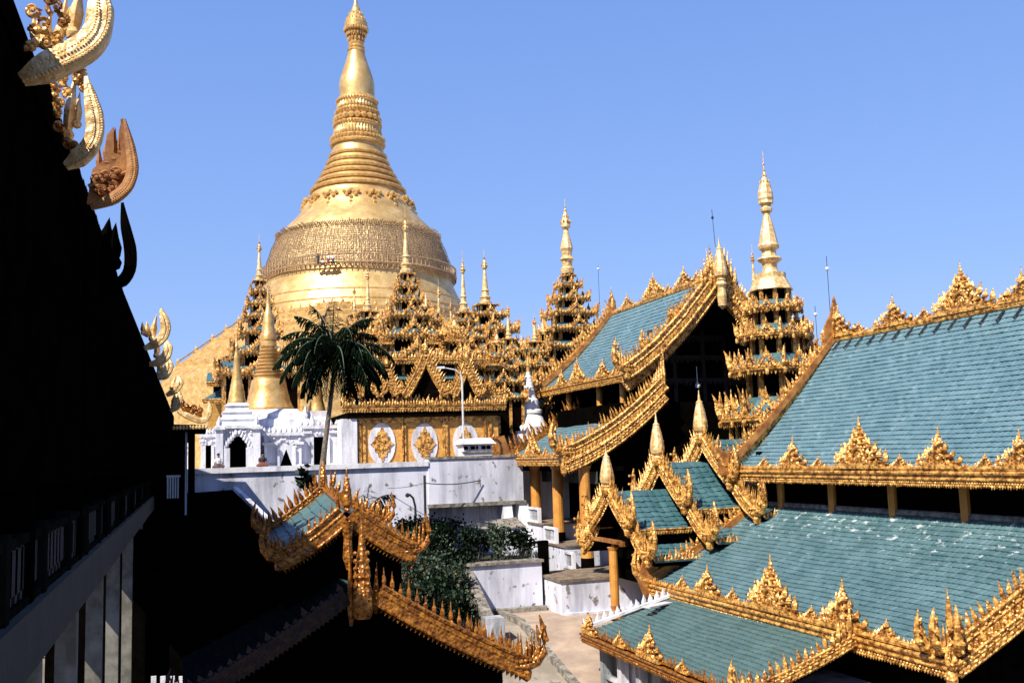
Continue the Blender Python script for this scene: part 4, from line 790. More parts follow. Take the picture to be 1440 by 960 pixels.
hall_acro(h2, [(790, 532, 'm', .85), (812, 530, 'l', .75), (848, 527, 'm', .9), (866, 523, 's', 1)], X2-.1, lambda y: E2+.15)
m = MB(); P3 = curve((AX, F2+.1, R2+.3), (X2-.3, F2+.1, E2+.2), .55); bargeboard(m, P3, (0, 1, 0), .6, .7, .36, .2, 1.4); finial(m, (AX, F2+.1, R2+.3), 2.2, .25); m.build('far_bargeboard', GOLD, h2)
m = MB(); m.strip([np.array([q[0], F2-.05, q[2]+.1]) for q in P3], [Z3]*10, -.25, .3, Y3*.06); m.prism([(-.4, -.2), (.4, -.2), (.3, 1.2), (0, 1.8), (-.35, 1.3)], (AX, F2, R2), X3, Z3, .15); m.build('rake_back_board', BROWN, h2)
m = MB(); m.prism([(-6.4, 8), (6.4, 8), (6.4, E2), (0, R2-.7), (-6.4, E2)], (AX, N2+5.2, 0), X3, Z3, .2); m.bx(29.4, 29.7, N2+1.2, F2-.5, 12, E2+.4); m.build('gable_wall', SHADEBLK, h2)
m = MB()       # carved tie beams and hanging drops deep in the gable
for z, hwid in ((14.2, 5.6), (15.9, 4.4), (17.4, 3.2)): m.bx(AX-hwid, AX+hwid, N2+4.6, N2+5.0, z, z+.25); crest_row(m, (AX-hwid, N2+4.6, z), (AX+hwid, N2+4.6, z), .35, .4, -Y3, -Z3)
for dx in (-3, -1.2, 1.2, 3): m.bx(AX+dx-.15, AX+dx+.15, N2+4.7, N2+5, 12, 18)
m.build('carved_tie_beam', TEAKB, h2)
for px, py in ((800, 556), (843, 553), (876, 551)): q = PX(px, py, 29.0); m = MB(); m.lathe((29.0, q[1], 11.6), [(.24, 0), (.24, 2.7)], 10); m.build('clerestory_column', COLM, h2)
# lower roof of the middle hall
A2, AZ, B2, BZ = 23.3, 8.95, 30.0, 12.9; LN2, LF2 = 60.4, 72.9
roof_slope(h2, (A2, LF2, AZ), (A2, LN2+.4, AZ), (B2-.3, LN2+.4, BZ-.2), (B2-.3, LF2, BZ-.2), TILE1, .36, .4, .25)
m = MB(); full = curve((B2+.5, LN2, BZ+.8), (A2-.1, LN2, AZ+.2), .55, 20); bargeboard(m, full, (0, -1, 0), .85, .72, .27, .3, 1.7); bargeboard(m, [np.array(q)-Z3*.85-Y3*.15 for q in full], (0, -1, 0), .6, .2, .34, .24, 0); m.ball((A2-.2, LN2, AZ-.7), .25, 2)
for k in range(5): m.leaf((B2+.5-.2*k, LN2-.1, BZ+.5), 2.6-.4*k, .3, .26, Z3, -X3, -.03*k)
m.build('lower_bargeboard', GOLD, h2)
m = MB(); cornice(m, (A2-.25, LF2+.3, AZ+.05), (A2-.25, LN2, AZ+.05), .65, -X3, .45, .2); crest_row(m, (A2-.1, LF2, AZ+.1), (A2-.1, LN2, AZ+.1), .3, .26, -X3); m.build('lower_cornice', GOLD, h2)
hall_acro(h2, [(728, 645, 's', 1.1), (750, 645, 'l', .8), (768, 642, 's', 1.0), (785, 640, 's', 1.2)], A2-.1, lambda y: AZ+.15)
m = MB(); P4 = curve((B2, LF2+.1, BZ+.1), (A2-.3, LF2+.1, AZ+.15), .25); bargeboard(m, P4, (0, 1, 0), .5, .9, .42, .2, 1.5); m.build('far_lower_bargeboard', GOLDO, h2)
m = MB(); m.prism([(-.7, -1.0), (.5, -.6), (.5, .5), (.1, 1.8), (-.6, 1.6), (-.9, .3)], (A2-.3, LF2+.05, AZ), X3, Z3, .2); m.build('rake_back_board', BROWN, h2)
for px, yb, zt in ((755, 742, 8.4), (787, 768, 8.4), (827, 806, 8.4)):
    q = PX(px, yb, 24.6); zb = float(q[2])
    m = MB(); m.lathe((24.6, q[1], 0), [(.42, zb+1.0), (.38, zb+2), (.36, zt-.3), (.5, zt)], 14); c = m.build('column', COLM, h2, True)
    m = MB(); m.lathe((24.6, q[1], 0), [(.56, zb-2), (.56, zb+.1), (.44, zb+.3), (.43, zb+1.0)], 14); m.build('black_base', SHADEBLK, c)
m = MB(); m.bx(27.5, 46, 61.5, 80, 0, 12.5); m.bx(25, 27.6, 72.5, 80, 5, 8.6); m.bx(24.9, 27.4, 60.6, 73, 8.0, 8.3); m.build('dark_interior', SHADEBLK, h2)
m = MB()
for i in range(40): q = 60.5+i*.3; m.box((25.4, q, 7.6), (.05, .2, .8))
m.build('lattice_frieze', mat('faded lattice', (.06, .065, .06), (.03, .03, .03), .8), h2)
m = MB()       # stair flank stepping down towards the viewer
for y0, y1, z in ((59.4, 62.3, 1.7), (62.3, 66.5, 3.1), (66.5, 71, 4.3)): m.bx(23.6, 27.6, y0, y1, -.2, z)
m.build('stair_flank', WALLM, h2)
m = MB()
for y0, y1, z in ((59.4, 62.3, 1.7), (62.3, 66.5, 3.1), (66.5, 71, 4.3)): m.bx(23.5, 27.6, y0-.1, y1-.1, z, z+.12)
m.build('stair_slab', MUD, h2)
panel_rail(h2, 60.9, 2.4, 23.75, 1.82); panel_rail(h2, 63.9, 2.3, 23.75, 3.22); panel_rail(h2, 67.2, 2.3, 23.75, 4.42)
m = MB(); q = PY(981, 545, N2+1.5); m.lathe(q, [(.16, 0), (.2, .15), (.08, .35), (.03, .4), (.02, 1.5)], 8); m.build('hanging_lamp', STEEL, h2)
# ---- stepped porch gables between the halls
def porch_gable(label, X, Yc, zp, ze, wn, wf, depth, fin_h, seed):
    o = thing('porch_gable', (X, Yc, 0), label, 'porch roof', 'stepped porch gables between the halls')
    m = MB(); fr = -X3
    for sgn, wd in ((-1, wn), (1, wf)):
        full = curve((X, Yc, zp), (X, Yc+sgn*wd, ze), .35, 12); bargeboard(m, full[:9], fr, .55, .9, .22, .2, 1.45)
        lw = [np.array(q)+np.array([.25, 0, -.55]) for q in curve((X, Yc+sgn*wd*.62, lerp(zp, ze, .60)), (X, Yc+sgn*wd*1.18, ze-.5), .25, 8)]; bargeboard(m, lw, fr, .55, .8, .22, .2, 1.5)
    m.ball((X-.1, Yc, zp+.1), .35); m.build('bargeboard', GOLD, o)
    m = MB(); finial(m, (X-.05, Yc, zp+.2), fin_h*1.08, .40, n=10); m.build('apex_finial', GOLDP, o)
    for sgn, wd in ((-1, wn), (1, wf)):
        e0, e1 = (X+.15, Yc+sgn*wd*.78, lerp(zp, ze, .80)-.2), (X+depth, Yc+sgn*wd*.78, lerp(zp, ze, .80)-.2)
        roof_slope(o, e0, e1, (X+depth, Yc, zp+.02), (X+.15, Yc, zp+.02), TILE4, .42, .42, .15, sgn < 0)
        e0, e1 = (X+.4, Yc+sgn*wd*1.3, ze-1.25), (X+depth, Yc+sgn*wd*1.3, ze-1.25)
        roof_slope(o, e0, e1, (X+depth, Yc+sgn*wd*.76, lerp(zp, ze, .84)-.9), (X+.4, Yc+sgn*wd*.76, lerp(zp, ze, .84)-.9), TILE4, .42, .42, .1, sgn < 0)
        m = MB(); cornice(m, (X+.2, Yc+sgn*(wd*.78+.1), lerp(zp, ze, .80)-.15), (X+depth, Yc+sgn*(wd*.78+.1), lerp(zp, ze, .80)-.15), .35, (0, sgn, 0), .25, .16); m.build('cornice', GOLD, o); m = MB(); crest_row(m, (X+.4, Yc+sgn*(wd*1.3), ze-1.2), (X+depth, Yc+sgn*wd*1.3, ze-1.2), .4, .2, Y3*sgn); m.build('lower_crest', GOLD, o)
    m = MB(); m.prism([(-wf*.8, ze-.8), (wn*.8, ze-.8), (0, zp-.4)], (X+1.2, Yc, 0), -Y3, Z3, .15); m.bx(X+1.3, X+depth, Yc-wn*.7, Yc+wf*.7, 2, ze-.4); m.build('gable_shade', SHADEBLK, o)
    return o
g1 = porch_gable('lowest stepped gable with bottle shaped finial over the orange front column', 22.5, 52.0, 7.0, 4.75, 3.6, 3.9, 3.6, 2.2, 1)
g2 = porch_gable('middle stepped gable, its teal tiles running back under the top one', 25.5, 51.6, 8.5, 5.6, 4.2, 4.2, 3.2, 2.5, 2)
g3 = porch_gable('topmost stepped gable set against the octagonal tower', 28.0, 51.0, 9.7, 6.8, 4.2, 4.2, 3.2, 2.5, 3)
for px, yb, zt, X in ((866, 868, 3.9, 22.9),):
    q = PX(px, yb, X); m = MB(); m.lathe((X, q[1], 0), [(.24, .7), (.26, 2), (.24, zt-.2), (.34, zt)], 14); oc = thing('orange_column', (X, q[1], 0), 'slim orange column on a dark foot holding up the lowest stepped gable', 'column'); c = m.build('shaft', COLM, oc, True)
    m = MB(); m.lathe((X, q[1], 0), [(.42, 0), (.40, .25), (.28, .45), (.26, .7)], 14); m.build('dark_foot', BROWN, oc)
    m = MB(); m.beam((X, q[1], zt+.12), (X+4, q[1]+.6, zt+.12), .34, .26); m.beam((X-.1, q[1]-1.2, zt+.34), (X-.1, q[1]+3.0, zt+.34), .3, .2); m.build('lintel', BROWN, oc)
# ================================================================== SHADED STAIR PORCH, LOWER LEFT
SHADETILE = mat('shade dark tiles', (.010, .012, .012), (.005, .006, .006), .95, 0, 4)  # black in colour for the shade on the left slope
t1 = thing('stair_porch', (5, 36, -2.6), 'shaded porch with orange gilded gables and rows of spikes below the walkway', 'porch')
m = MB()
pk = np.array([4.95, 30, 5.25])
bargeboard(m, curve(pk+X3*.45, (10.0, 30, 2.7), .12, 14), (0, -1, 0), .55, .55, .30, .22, 1.15, bottle=True); m.build('bargeboard', GOLDO, t1)
m = MB(); bargeboard(m, curve(pk-X3*.45, (-.1, 30, 2.7), .12, 14), (0, -1, 0), .4, .22, .30, .22, .7); m.build('bargeboard', mat('shade dark bargeboard', (.05, .02, .008), (.012, .006, .003), .8, 0, 4), t1)  # left arm coloured near black to stand for the shade over it
m = MB(); m.lathe((4.95, 29.9, 4.6), [(.25, 0), (.34, .3), (.30, .7), (.22, 1.1), (.26, 1.2), (.12, 2.0), (.02, 2.9)], 8); m.leaf((4.62, 29.95, 4.4), 2.3, .22, .25, Z3, -X3, .02); m.leaf((5.35, 29.95, 4.7), 1.5, .2, .25, Z3, X3, .03)
for dz in np.linspace(.2, 2.0, 9): m.ball((4.72, 29.72, 4.5+dz), .07); m.ball((5.08, 29.68, 4.5+dz), .07)
m.build('apex_finial', GOLDO, t1)
for sgn in (-1, 1):
    e = (4.95+sgn*5.0, 30.3, 2.75); roof_slope(t1, e, (e[0], 36.5, 2.75), (4.95, 36.5, 5.25), (4.95, 30.3, 5.25), TILE3 if sgn > 0 else SHADETILE, .34, .36, .1, sgn > 0)
m = MB(); crest_row(m, (10, 30.4, 2.8), (10, 36.5, 2.8), .5, .3, X3); cornice(m, (10.1, 30.4, 2.75), (10.1, 36.5, 2.75), .4, X3); m.build('cornice', GOLDO, t1)
m = MB(); pk2 = np.array([5.15, 34, 7.4])
for sgn, foot in ((1, (7.4, 34, 6.0)), (-1, (2.9, 34, 6.0))): bargeboard(m, curve(pk2+X3*sgn*.1, foot, .12, 10), (0, -1, 0), .6, .45, .24, .22, 1.0, bottle=True)
finial(m, (5.15, 34, 7.5), 1.5, .17); m.leaf((5.5, 34, 7.3), .95, .14, .2); m.leaf((4.85, 34, 7.4), .8, .14, .2); m.lathe((5.15, 33.9, 5.6), [(.06, 0), (.18, .4), (.14, 1.0), (.24, 1.6)], 8); m.build('upper_bargeboard', GOLDO, t1)
for sgn in (-1, 1):
    e = (5.15+sgn*2.2, 34.2, 6.15); roof_slope(t1, e, (e[0], 39.6, 6.5), (5.15, 39.6, 8.0), (5.15, 34.2, 7.5), TILE3, .34, .36, .06, sgn < 0, 'upper_roof')
m = MB()
for sgn, foot in ((1, (7.4, 39.7, 6.7)), (-1, (2.9, 39.7, 6.55))): bargeboard(m, curve((5.15+sgn*.1, 39.7, 8.05), foot, .1, 8), (0, -1, 0), .4, .5, .26, .2, .9)
finial(m, (5.1, 39.7, 8.1), 1.3, .16); m.leaf((4.8, 39.7, 8.0), .9, .14, .2); m.leaf((5.4, 39.7, 8.0), 1.0, .14, .2); m.tube([(5.15, 34.2, 7.6), (5.15, 39.6, 8.1)], .1, 6); crest_row(m, (5.15, 34.4, 7.65), (5.15, 39.4, 8.1), .3, .3, X3); m.build('rear_bargeboard', GOLDO, t1)
m = MB(); cornice(m, (2.85, 34.2, 6.15), (2.85, 39.6, 6.5), .3, -X3, .25, .18); m.build('shaded_cornice', GOLDO, t1)
m = MB(); cornice(m, (7.45, 34.2, 6.15), (7.45, 39.6, 6.5), .3, X3, .25, .18)
crest_row(m, (7.4, 34.3, 6.2), (7.4, 39.5, 6.5), .4, .26, X3)
m.build('upper_cornice', GOLDO, t1)
m = MB(); m.prism([(-4.7, -3), (4.7, -3), (4.7, 2.4), (0, 4.8), (-4.7, 2.4)], (4.95, 31.5, 0), X3, Z3, .2); m.prism([(-2.0, 4), (2.0, 4), (2.0, 6.0), (0, 7.1)][:4]+[(-2.0, 6.0)], (5.15, 35.0, 0), X3, Z3, .2); m.bx(.6, 9.3, 31.6, 40, -2.6, 2.8); m.bx(3.4, 7, 35.1, 39.5, 2.8, 6.3); m.build('dark_interior', SHADEBLK, t1)
# ================================================================== SHADED WALKWAY BUILDING
wk = thing('covered_walkway', (-3, 28, -2.6), 'long black covered walkway on grey pillars, nearest of all, with sunlit golden eave horns', 'walkway')
PILM = mat('pale grimy pillar', (.20, .19, .165), (.09, .085, .07), .9, 0, 1.5)
WX = -1.8; Y0, Y1 = -6, 66.5
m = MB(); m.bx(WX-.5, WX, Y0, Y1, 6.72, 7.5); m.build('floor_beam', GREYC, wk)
m = MB(); m.bx(WX-2.3, WX-.5, Y0, Y1, 7.1, 7.4); m.build('floor', SHADEBLK, wk)
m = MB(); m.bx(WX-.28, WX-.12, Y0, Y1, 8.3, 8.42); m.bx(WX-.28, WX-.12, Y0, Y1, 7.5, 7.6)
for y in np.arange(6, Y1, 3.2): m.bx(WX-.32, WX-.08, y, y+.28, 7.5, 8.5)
m.build('balustrade', mat('nearly black balustrade', (.010, .011, .009), (.006, .006, .005), .9), wk)  # nearly black, darker than the floor beam
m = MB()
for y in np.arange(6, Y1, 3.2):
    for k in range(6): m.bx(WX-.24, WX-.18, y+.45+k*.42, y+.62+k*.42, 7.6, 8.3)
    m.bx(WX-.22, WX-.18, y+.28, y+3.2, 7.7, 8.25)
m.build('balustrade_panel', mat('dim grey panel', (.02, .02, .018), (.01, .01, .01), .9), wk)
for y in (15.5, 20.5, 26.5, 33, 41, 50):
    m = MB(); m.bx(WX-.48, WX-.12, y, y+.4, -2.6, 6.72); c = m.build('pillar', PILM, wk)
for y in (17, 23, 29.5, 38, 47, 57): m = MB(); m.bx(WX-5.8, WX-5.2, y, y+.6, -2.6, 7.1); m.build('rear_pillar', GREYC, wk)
for y in np.arange(8, Y1, 6.4): m = MB(); m.bx(WX-.45, WX-.1, y, y+.35, 7.5, 13.6); m.build('timber_post', SHADEBLK, wk)
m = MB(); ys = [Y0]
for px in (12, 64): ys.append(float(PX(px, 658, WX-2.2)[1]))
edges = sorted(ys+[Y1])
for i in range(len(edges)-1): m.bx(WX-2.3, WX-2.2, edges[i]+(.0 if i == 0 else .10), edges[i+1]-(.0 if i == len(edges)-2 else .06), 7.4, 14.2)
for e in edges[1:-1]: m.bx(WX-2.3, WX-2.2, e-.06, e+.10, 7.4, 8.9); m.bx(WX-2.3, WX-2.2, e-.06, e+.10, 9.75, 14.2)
m.build('back_wall', SHADEBLK, wk)
m = MB(); m.bx(WX-2.2, WX-.05, Y0, Y1, 9.0, 14.15); m.bx(WX-2.2, WX-.5, Y1-.1, Y1, 7.4, 9.2); m.build('interior_shade_block', SHADEBLK, wk)  # black block stretched down to stand for the shaded interior
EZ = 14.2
m = MB(); A0, A1 = (WX, 20, EZ), (-.75, 66.4, 12.3); m.hexa([(WX-1.2, 20, 9), (WX, 20, 9), (A1[0], 66.4, 11), (WX-1.2, 66.4, 11), (WX-1.2, 20, EZ+.3), (*A0[:2], EZ), A1, (WX-1.2, 66.4, 13.2)]); m.build('flared_eave', SHADEBLK, wk)
m = MB(); m.hexa([(WX-5, Y0, 15.7), (WX, Y0, EZ-.35), (WX, Y1, EZ-.35), (WX-5, Y1, 15.7), (WX-5, Y0, 16), (WX+.02, Y0, EZ), (WX+.02, Y1, EZ), (WX-5, Y1, 16)]); m.hexa([(WX-5, Y0, 15.7), (WX-6.6, Y0, EZ), (WX-6.6, Y1, EZ), (WX-5, Y1, 15.7), (WX-5, Y0, 16), (WX-6.6, Y0, EZ+.3), (WX-6.6, Y1, EZ+.3), (WX-5, Y1, 16)]); m.build('roof', SHADEBLK, wk)
m = MB()
for i in range(200): 
    y = 14+i*.23
    if y < Y1: m.leaf((WX-.02, y, EZ-.02), .22+.12*random.random(), .2, .1, Z3, Y3, .2)
m.build('eave_crest', DARKW, wk)
def prow(parent, pts, Y, wid, m_, fan=(), scroll=True):
    """upturned gable horn built in the plane Y from surveyed outline points"""
    P = np.array([PY(x, y, Y) for x, y in pts]); k = 14/Y
    mb = MB(); s = np.linspace(0, 1, len(P)); r = wid*np.clip((1.08-s)/.35, .12, 1)*np.clip(.45+s/.12*.55, .45, 1)
    tt = np.linspace(0, len(P)-1, 19); Q = np.stack([np.interp(tt, np.arange(len(P)), P[:, j]) for j in range(3)], 1)
    for _ in range(2): Q[1:-1] = .25*Q[:-2]+.5*Q[1:-1]+.25*Q[2:]
    rr = np.interp(tt, np.arange(len(P)), r)
    T_ = np.gradient(Q, axis=0); T_ /= np.linalg.norm(T_, axis=1)[:, None]; U = np.stack([-T_[:, 2], 0*T_[:, 0], T_[:, 0]], 1)
    V = np.concatenate([np.stack([q+u*w_*.9-Y3*w_*.6, q+u*w_-Y3*w_*.2, q+u*w_+Y3*w_*1.2, q-u*w_*.8+Y3*w_*1.2, q-u*w_-Y3*w_*.5, q-u*w_*.5-Y3*w_*.9]) for q, u, w_ in zip(Q, U, rr)])
    mb.add(V, [(i*6+j, i*6+(j+1) % 6, i*6+6+(j+1) % 6, i*6+6+j) for i in range(len(Q)-1) for j in range(6)]+[tuple(range(6)), tuple((len(Q)-1)*6+j for j in range(6))])
    o = mb.build('eave_horn', m_, parent)
    mb = MB()
    for i in range(46):
        t = i/45*18; q = np.array([np.interp(t, np.arange(19), Q[:, j]) for j in range(3)]); u = np.array([np.interp(t, np.arange(19), U[:, j]) for j in range(3)]); w_ = np.interp(t, np.arange(19), rr); mb.ball(q-u*w_*.75-Y3*w_*.95, w_*.17); mb.ball(q+u*w_*.15-Y3*w_*1.0, w_*.1)
    mb.build('horn_beading', m_, o)
    for (x0, y0, x1, y1, ww) in fan: 
        mb = MB(); a = PY(x0, y0, Y+.25); b = PY(x1, y1, Y+.25); L = np.linalg.norm(b-a); up = (b-a)/L; mb.leaf(a, L, ww*Y/1400, ww*Y/1400*.9, up, nrm(np.array([up[2], 0, -up[0]])), .05); mb.ball(a, ww*Y/1400*.55); mb.build('horn_flame', m_, o)
    return o
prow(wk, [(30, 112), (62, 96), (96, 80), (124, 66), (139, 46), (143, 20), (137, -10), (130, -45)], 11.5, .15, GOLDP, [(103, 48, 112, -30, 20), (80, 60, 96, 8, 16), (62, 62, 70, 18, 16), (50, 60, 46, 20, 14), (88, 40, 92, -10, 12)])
def scroll(parent, cs, Y, m_):
    mb = MB()
    for x, y, R, ph in cs:
        a = np.linspace(0, 4.6, 16); P = [PY(x+R*(1-.12*q)*math.cos(q*1.35+ph), y+R*(1-.12*q)*math.sin(q*1.35+ph), Y+.15) for q in a]; mb.tube(P, np.linspace(.034, .018, 16)*Y/11.5, 6); mb.ball(PY(x, y, Y+.1), .03*Y/11.5)
    return mb.build('carved_scroll', m_, parent)
scroll(wk, [(46, 14, 10, 0), (62, 34, 12, 1), (78, 10, 12, 2), (50, 42, 8, 3), (88, 30, 10, 4), (66, 60, 11, 5), (82, 52, 9, 1.5), (44, 66, 8, 2.5), (70, -4, 9, 0)], 11.3, GOLD)
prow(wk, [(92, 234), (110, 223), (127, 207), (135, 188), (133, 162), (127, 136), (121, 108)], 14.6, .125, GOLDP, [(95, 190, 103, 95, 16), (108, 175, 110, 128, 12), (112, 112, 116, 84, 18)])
scroll(wk, [(58, 104, 8, 1), (70, 108, 7, 2), (64, 120, 7, 0), (88, 92, 8, 3), (102, 92, 7, 1), (112, 98, 6, 0), (74, 134, 7, 4), (118, 122, 5, 1), (104, 205, 6, 2), (82, 176, 7, 0), (96, 130, 6, 2), (76, 122, 8, 0), (84, 146, 8, 2), (90, 112, 7, 1), (80, 160, 7, 3), (112, 108, 8, 2), (96, 200, 7, 1)], 14.5, GOLD)
# brown back of a farther gable end, backlit tone put into its colour
q = [PY(x, y, 17.5) for x, y in ((122, 285), (160, 280), (186, 255), (193, 232), (184, 200), (172, 165), (167, 185), (170, 218), (160, 215), (160, 178), (150, 190), (146, 225), (130, 238))]
m = MB(); A = np.array(q); m.add(np.concatenate([A, A+Y3*.14]), [tuple(range(13)), tuple(range(13, 26))[::-1]]+[(i, (i+1) % 13, 13+(i+1) % 13, 13+i) for i in range(13)])
for a_, b_ in (((124, 262), (186, 240)), ((172, 168), (188, 250))): m.tube([PY(*a_, 17.45), PY(*b_, 17.45)], .035, 6)
m.build('brown_gable_back', BROWN, wk)
prow(wk, [(128, 292), (160, 280), (181, 262), (188, 238), (183, 205), (175, 168)], 17.3, .10, BROWN, [(160, 225, 160, 178, 10), (150, 230, 149, 190, 10), (140, 240, 138, 205, 9), (168, 215, 166, 185, 7)])
scroll(wk, [(136, 250, 8, 0), (150, 248, 8, 2), (164, 242, 8, 1), (142, 268, 8, 3), (158, 264, 8, 4)], 17.3, BROWN)
prow(wk, [(150, 400), (172, 398), (184, 380), (184, 350), (176, 318), (172, 285)], 22.5, .13, SHADEBLK, [(158, 370, 160, 312, 22), (148, 345, 152, 305, 18)])
prow(wk, [(203, 490), (218, 484), (230, 474), (234, 460), (230, 445), (226, 434)], 33, .16, GOLDP, [(214, 476, 219, 440, 9), (207, 470, 206, 450, 8), (202, 468, 199, 452, 7)])
prow(wk, [(210, 512), (224, 510), (234, 500), (237, 488), (232, 476)], 34.5, .16, GOLDP, [(220, 500, 222, 478, 8)])
prow(wk, [(222, 532), (232, 528), (238, 515), (236, 500)], 40, .18, GOLDP, [(224, 525, 226, 500, 8)])
prow(wk, [(234, 556), (246, 549), (253, 538), (251, 528)], 47, .18, GOLDP, [(242, 545, 246, 528, 6)])
prow(wk, [(240, 578), (248, 572), (251, 558), (249, 545)], 50, .2, GOLDP, [(243, 570, 245, 552, 6)])
# pavilion at the far end with a bracketed horn
fp = thing('end_pavilion', (.2, 64, 8), 'small pavilion with one gilded horn and a white post beyond the dark walkway end', 'pavilion')
prow(fp, [(250, 578), (262, 584), (276, 590), (287, 592), (294, 582), (296, 572), (293, 564)], 63.5, .2, GOLDP, [(270, 580, 268, 565, 6), (280, 582, 279, 566, 6), (262, 576, 259, 563, 6)])
scroll(fp, [(262, 572, 5, 0), (272, 575, 5, 2), (281, 578, 5, 1), (255, 566, 4, 1)], 63.5, GOLDO)
a = PY(240, 597, 63.2); b = PY(290, 600, 63.2)
m = MB(); m.hexa([(a[0]-1.5, 63, a[2]-.35), (b[0], 63, b[2]-.3), (b[0], 68, b[2]-.3), (a[0]-1.5, 68, a[2]-.35), (a[0]-1.5, 63, a[2]+.1), (b[0], 63, b[2]+.1), (b[0], 68, b[2]+.1), (a[0]-1.5, 68, a[2]+.1)]); m.bx(-2.2, .0, 66, 66.4, 6, a[2]); m.build('roof', SHADEBLK, fp)
for x in np.linspace(a[0], b[0], 12): m = MB(); m.ball((x, 62.95, a[2]-.2), .09, 1.6); m.build('pendant', GOLDP, fp)
q = PY(262, 640, 63.5); m = MB(); m.bx(q[0]-.07, q[0]+.05, 63.4, 63.7, 4, a[2]); m.build('post', OLDW, fp); m = MB(); m.bx(q[0]+.1, q[0]+.5, 63.4, 63.9, 4, a[2]); m.build('dark_post', SHADEBLK, fp)
m = MB(); m.bx(-2.6, q[0]+.5, 63.45, 63.8, 10.6, a[2]); m.bx(-2.6, -1.35, 63.45, 63.8, 4, 10.4); m.build('dark_lintel', SHADEBLK, fp)
rl = thing('white_railing', (*PY(243, 668, 64)[:2], 7.4), 'short white railing glimpsed at the far end of the dark walkway', 'railing')
for i in range(5): q = PY(236+i*3.6, 680, 64); m = MB(); m.bx(q[0]-.045, q[0]+.045, 63.95, 64.05, 7.3, 8.6); m.build('baluster', STEEL, rl)
a = PY(234, 665, 64); b = PY(254, 665, 64); m = MB(); m.bx(a[0], b[0], 63.93, 64.07, 8.55, 8.68); m.build('top_rail', STEEL, rl)
cs = thing('shade_filler', (2.5, 55, -2.6), 'added black shade filler with a pale edge, sunk in shadow beside the dark walkway', 'shade filler')  # black mass added to fill the shaded lower left with dark
a = PY(330, 688, 69); b = PY(392, 748, 58); c_ = PY(405, 770, 42)
m = MB(); m.hexa([(-5, 69, -2.6), (a[0], 69, -2.6), (b[0], 58, -2.6), (-5, 58, -2.6), (-5, 69, a[2]-.3), (a[0], 69, a[2]), (b[0], 58, b[2]), (-5, 58, b[2]+1.2)]); m.hexa([(-5, 58, -2.6), (b[0], 58, -2.6), (c_[0], 42, -2.6), (-5, 42, -2.6), (-5, 58, b[2]+1.2), (b[0], 58, b[2]), (c_[0], 42, c_[2]), (-5, 42, c_[2]+1.2)]); m.build('filler_block', SHADEBLK, cs)
m = MB(); m.beam(a+Z3*.1, b+Z3*.1, .3, .25); m.build('filler_pale_edge', WALLM, cs)
# ================================================================== PALM
def frond(mb, lb, p, az, el, L, droop, n=34):
    d = np.array([math.cos(az), math.sin(az), 0]); P = []; az += 0
    for i in range(n+1):
        t = i/n; e = el-droop*t**1.3; P.append(p.copy()); p = p+L/n*(d*math.cos(e)+Z3*math.sin(e))
    mb.tube(P, np.linspace(.07, .012, n+1), 5)
    sd = np.array([-d[1], d[0], 0])
    for i in range(2, n+1):
        t = i/n; ll = 1.12*math.sin(math.pi*min(1, .18+t*.80))**.7*random.uniform(.65, 1.15); tg = nrm(P[i]-P[i-1])
        for s in (-1, 1):
            for off in (random.uniform(0, .6),):
                b = P[i]-(P[i]-P[i-1])*off; dr = nrm(sd*s*random.uniform(.5, .9)+tg*random.uniform(.3, .7)-Z3*random.uniform(.3, 1.1)); wv = nrm(np.cross(dr, sd*s+Z3))*.055
                lb.add([b-wv*.6, b+wv*.6, b+dr*ll*.55+wv-Z3*.02, b+dr*ll*.55-wv-Z3*.02, b+dr*ll-Z3*.25*ll], [(0, 1, 2, 3), (3, 2, 4)])
pt = PY(470, 492, 59); pb = PY(452, 668, 59)
pm = thing('coconut_palm', (pb[0], pb[1], 2.6), 'dark coconut palm with drooping fronds and a thin grey trunk before the white shrines', 'palm tree')
P = [np.array([pb[0]-.3, pb[1], 2.5]), pb, PY(457, 625, 59), PY(464, 570, 59), PY(470, 520, 59), pt]
m = MB(); m.tube(P, [.2, .18, .155, .135, .13, .15], 10); m.build('trunk', BARK, pm)
m = MB(); lb = MB()
for az, el, L, dr in ((2.9, .35, 4.2, 1.5), (3.3, .1, 4.3, 1.5), (2.6, .9, 3.9, 1.5), (3.5, -.2, 4.0, 1.2), (.1, .5, 4.3, 1.6), (-.3, .15, 4.3, 1.6), (.4, .9, 3.6, 1.5), (-.2, -.3, 4.0, 1.1), (1.6, 1.25, 3.6, .7), (4.6, 1.3, 3.4, .5), (2.2, 1.35, 3.6, .8), (5.0, 1.0, 3.9, 2.1), (4.3, .7, 4.1, 2.1), (4.0, .3, 4.3, 1.8), (5.4, .4, 4.3, 1.8), (4.8, -.3, 4.2, 1.2), (3.8, -.6, 3.9, .8), (5.6, -.5, 4.0, .9), (4.4, -.8, 3.7, .6), (5.1, -.9, 3.6, .6), (1.0, .5, 4.0, 1.6), (2.0, .3, 4.0, 1.8), (.8, -.3, 3.8, 1), (2.4, -.5, 3.8, .9), (3.2, -.8, 3.6, .6), (0, -.9, 3.6, .6), (4.7, .2, 4.2, 1.7), (4.2, -.5, 4.0, .8), (4.9, -.6, 4.0, .8), (5.3, -.2, 4.2, 1.3), (4.0, -.2, 4.2, 1.2), (4.6, -1.0, 3.4, .4), (5.0, .5, 4.3, 2.0), (3.7, .5, 4.2, 1.9), (5.8, .1, 4.2, 1.5), (3.4, .6, 4.0, 1.6), (.2, .0, 4.1, 1.4), (1.9, 1.1, 3.6, 1.2), (1.2, 1.0, 3.6, 1.2), (2.8, 1.2, 3.4, 1.1), (.2, 1.2, 3.4, 1.2)): frond(m, lb, pt+np.array([random.uniform(-.1, .1), random.uniform(-.1, .1), 0]), az+random.uniform(-.12, .12), el, L*.96, dr)
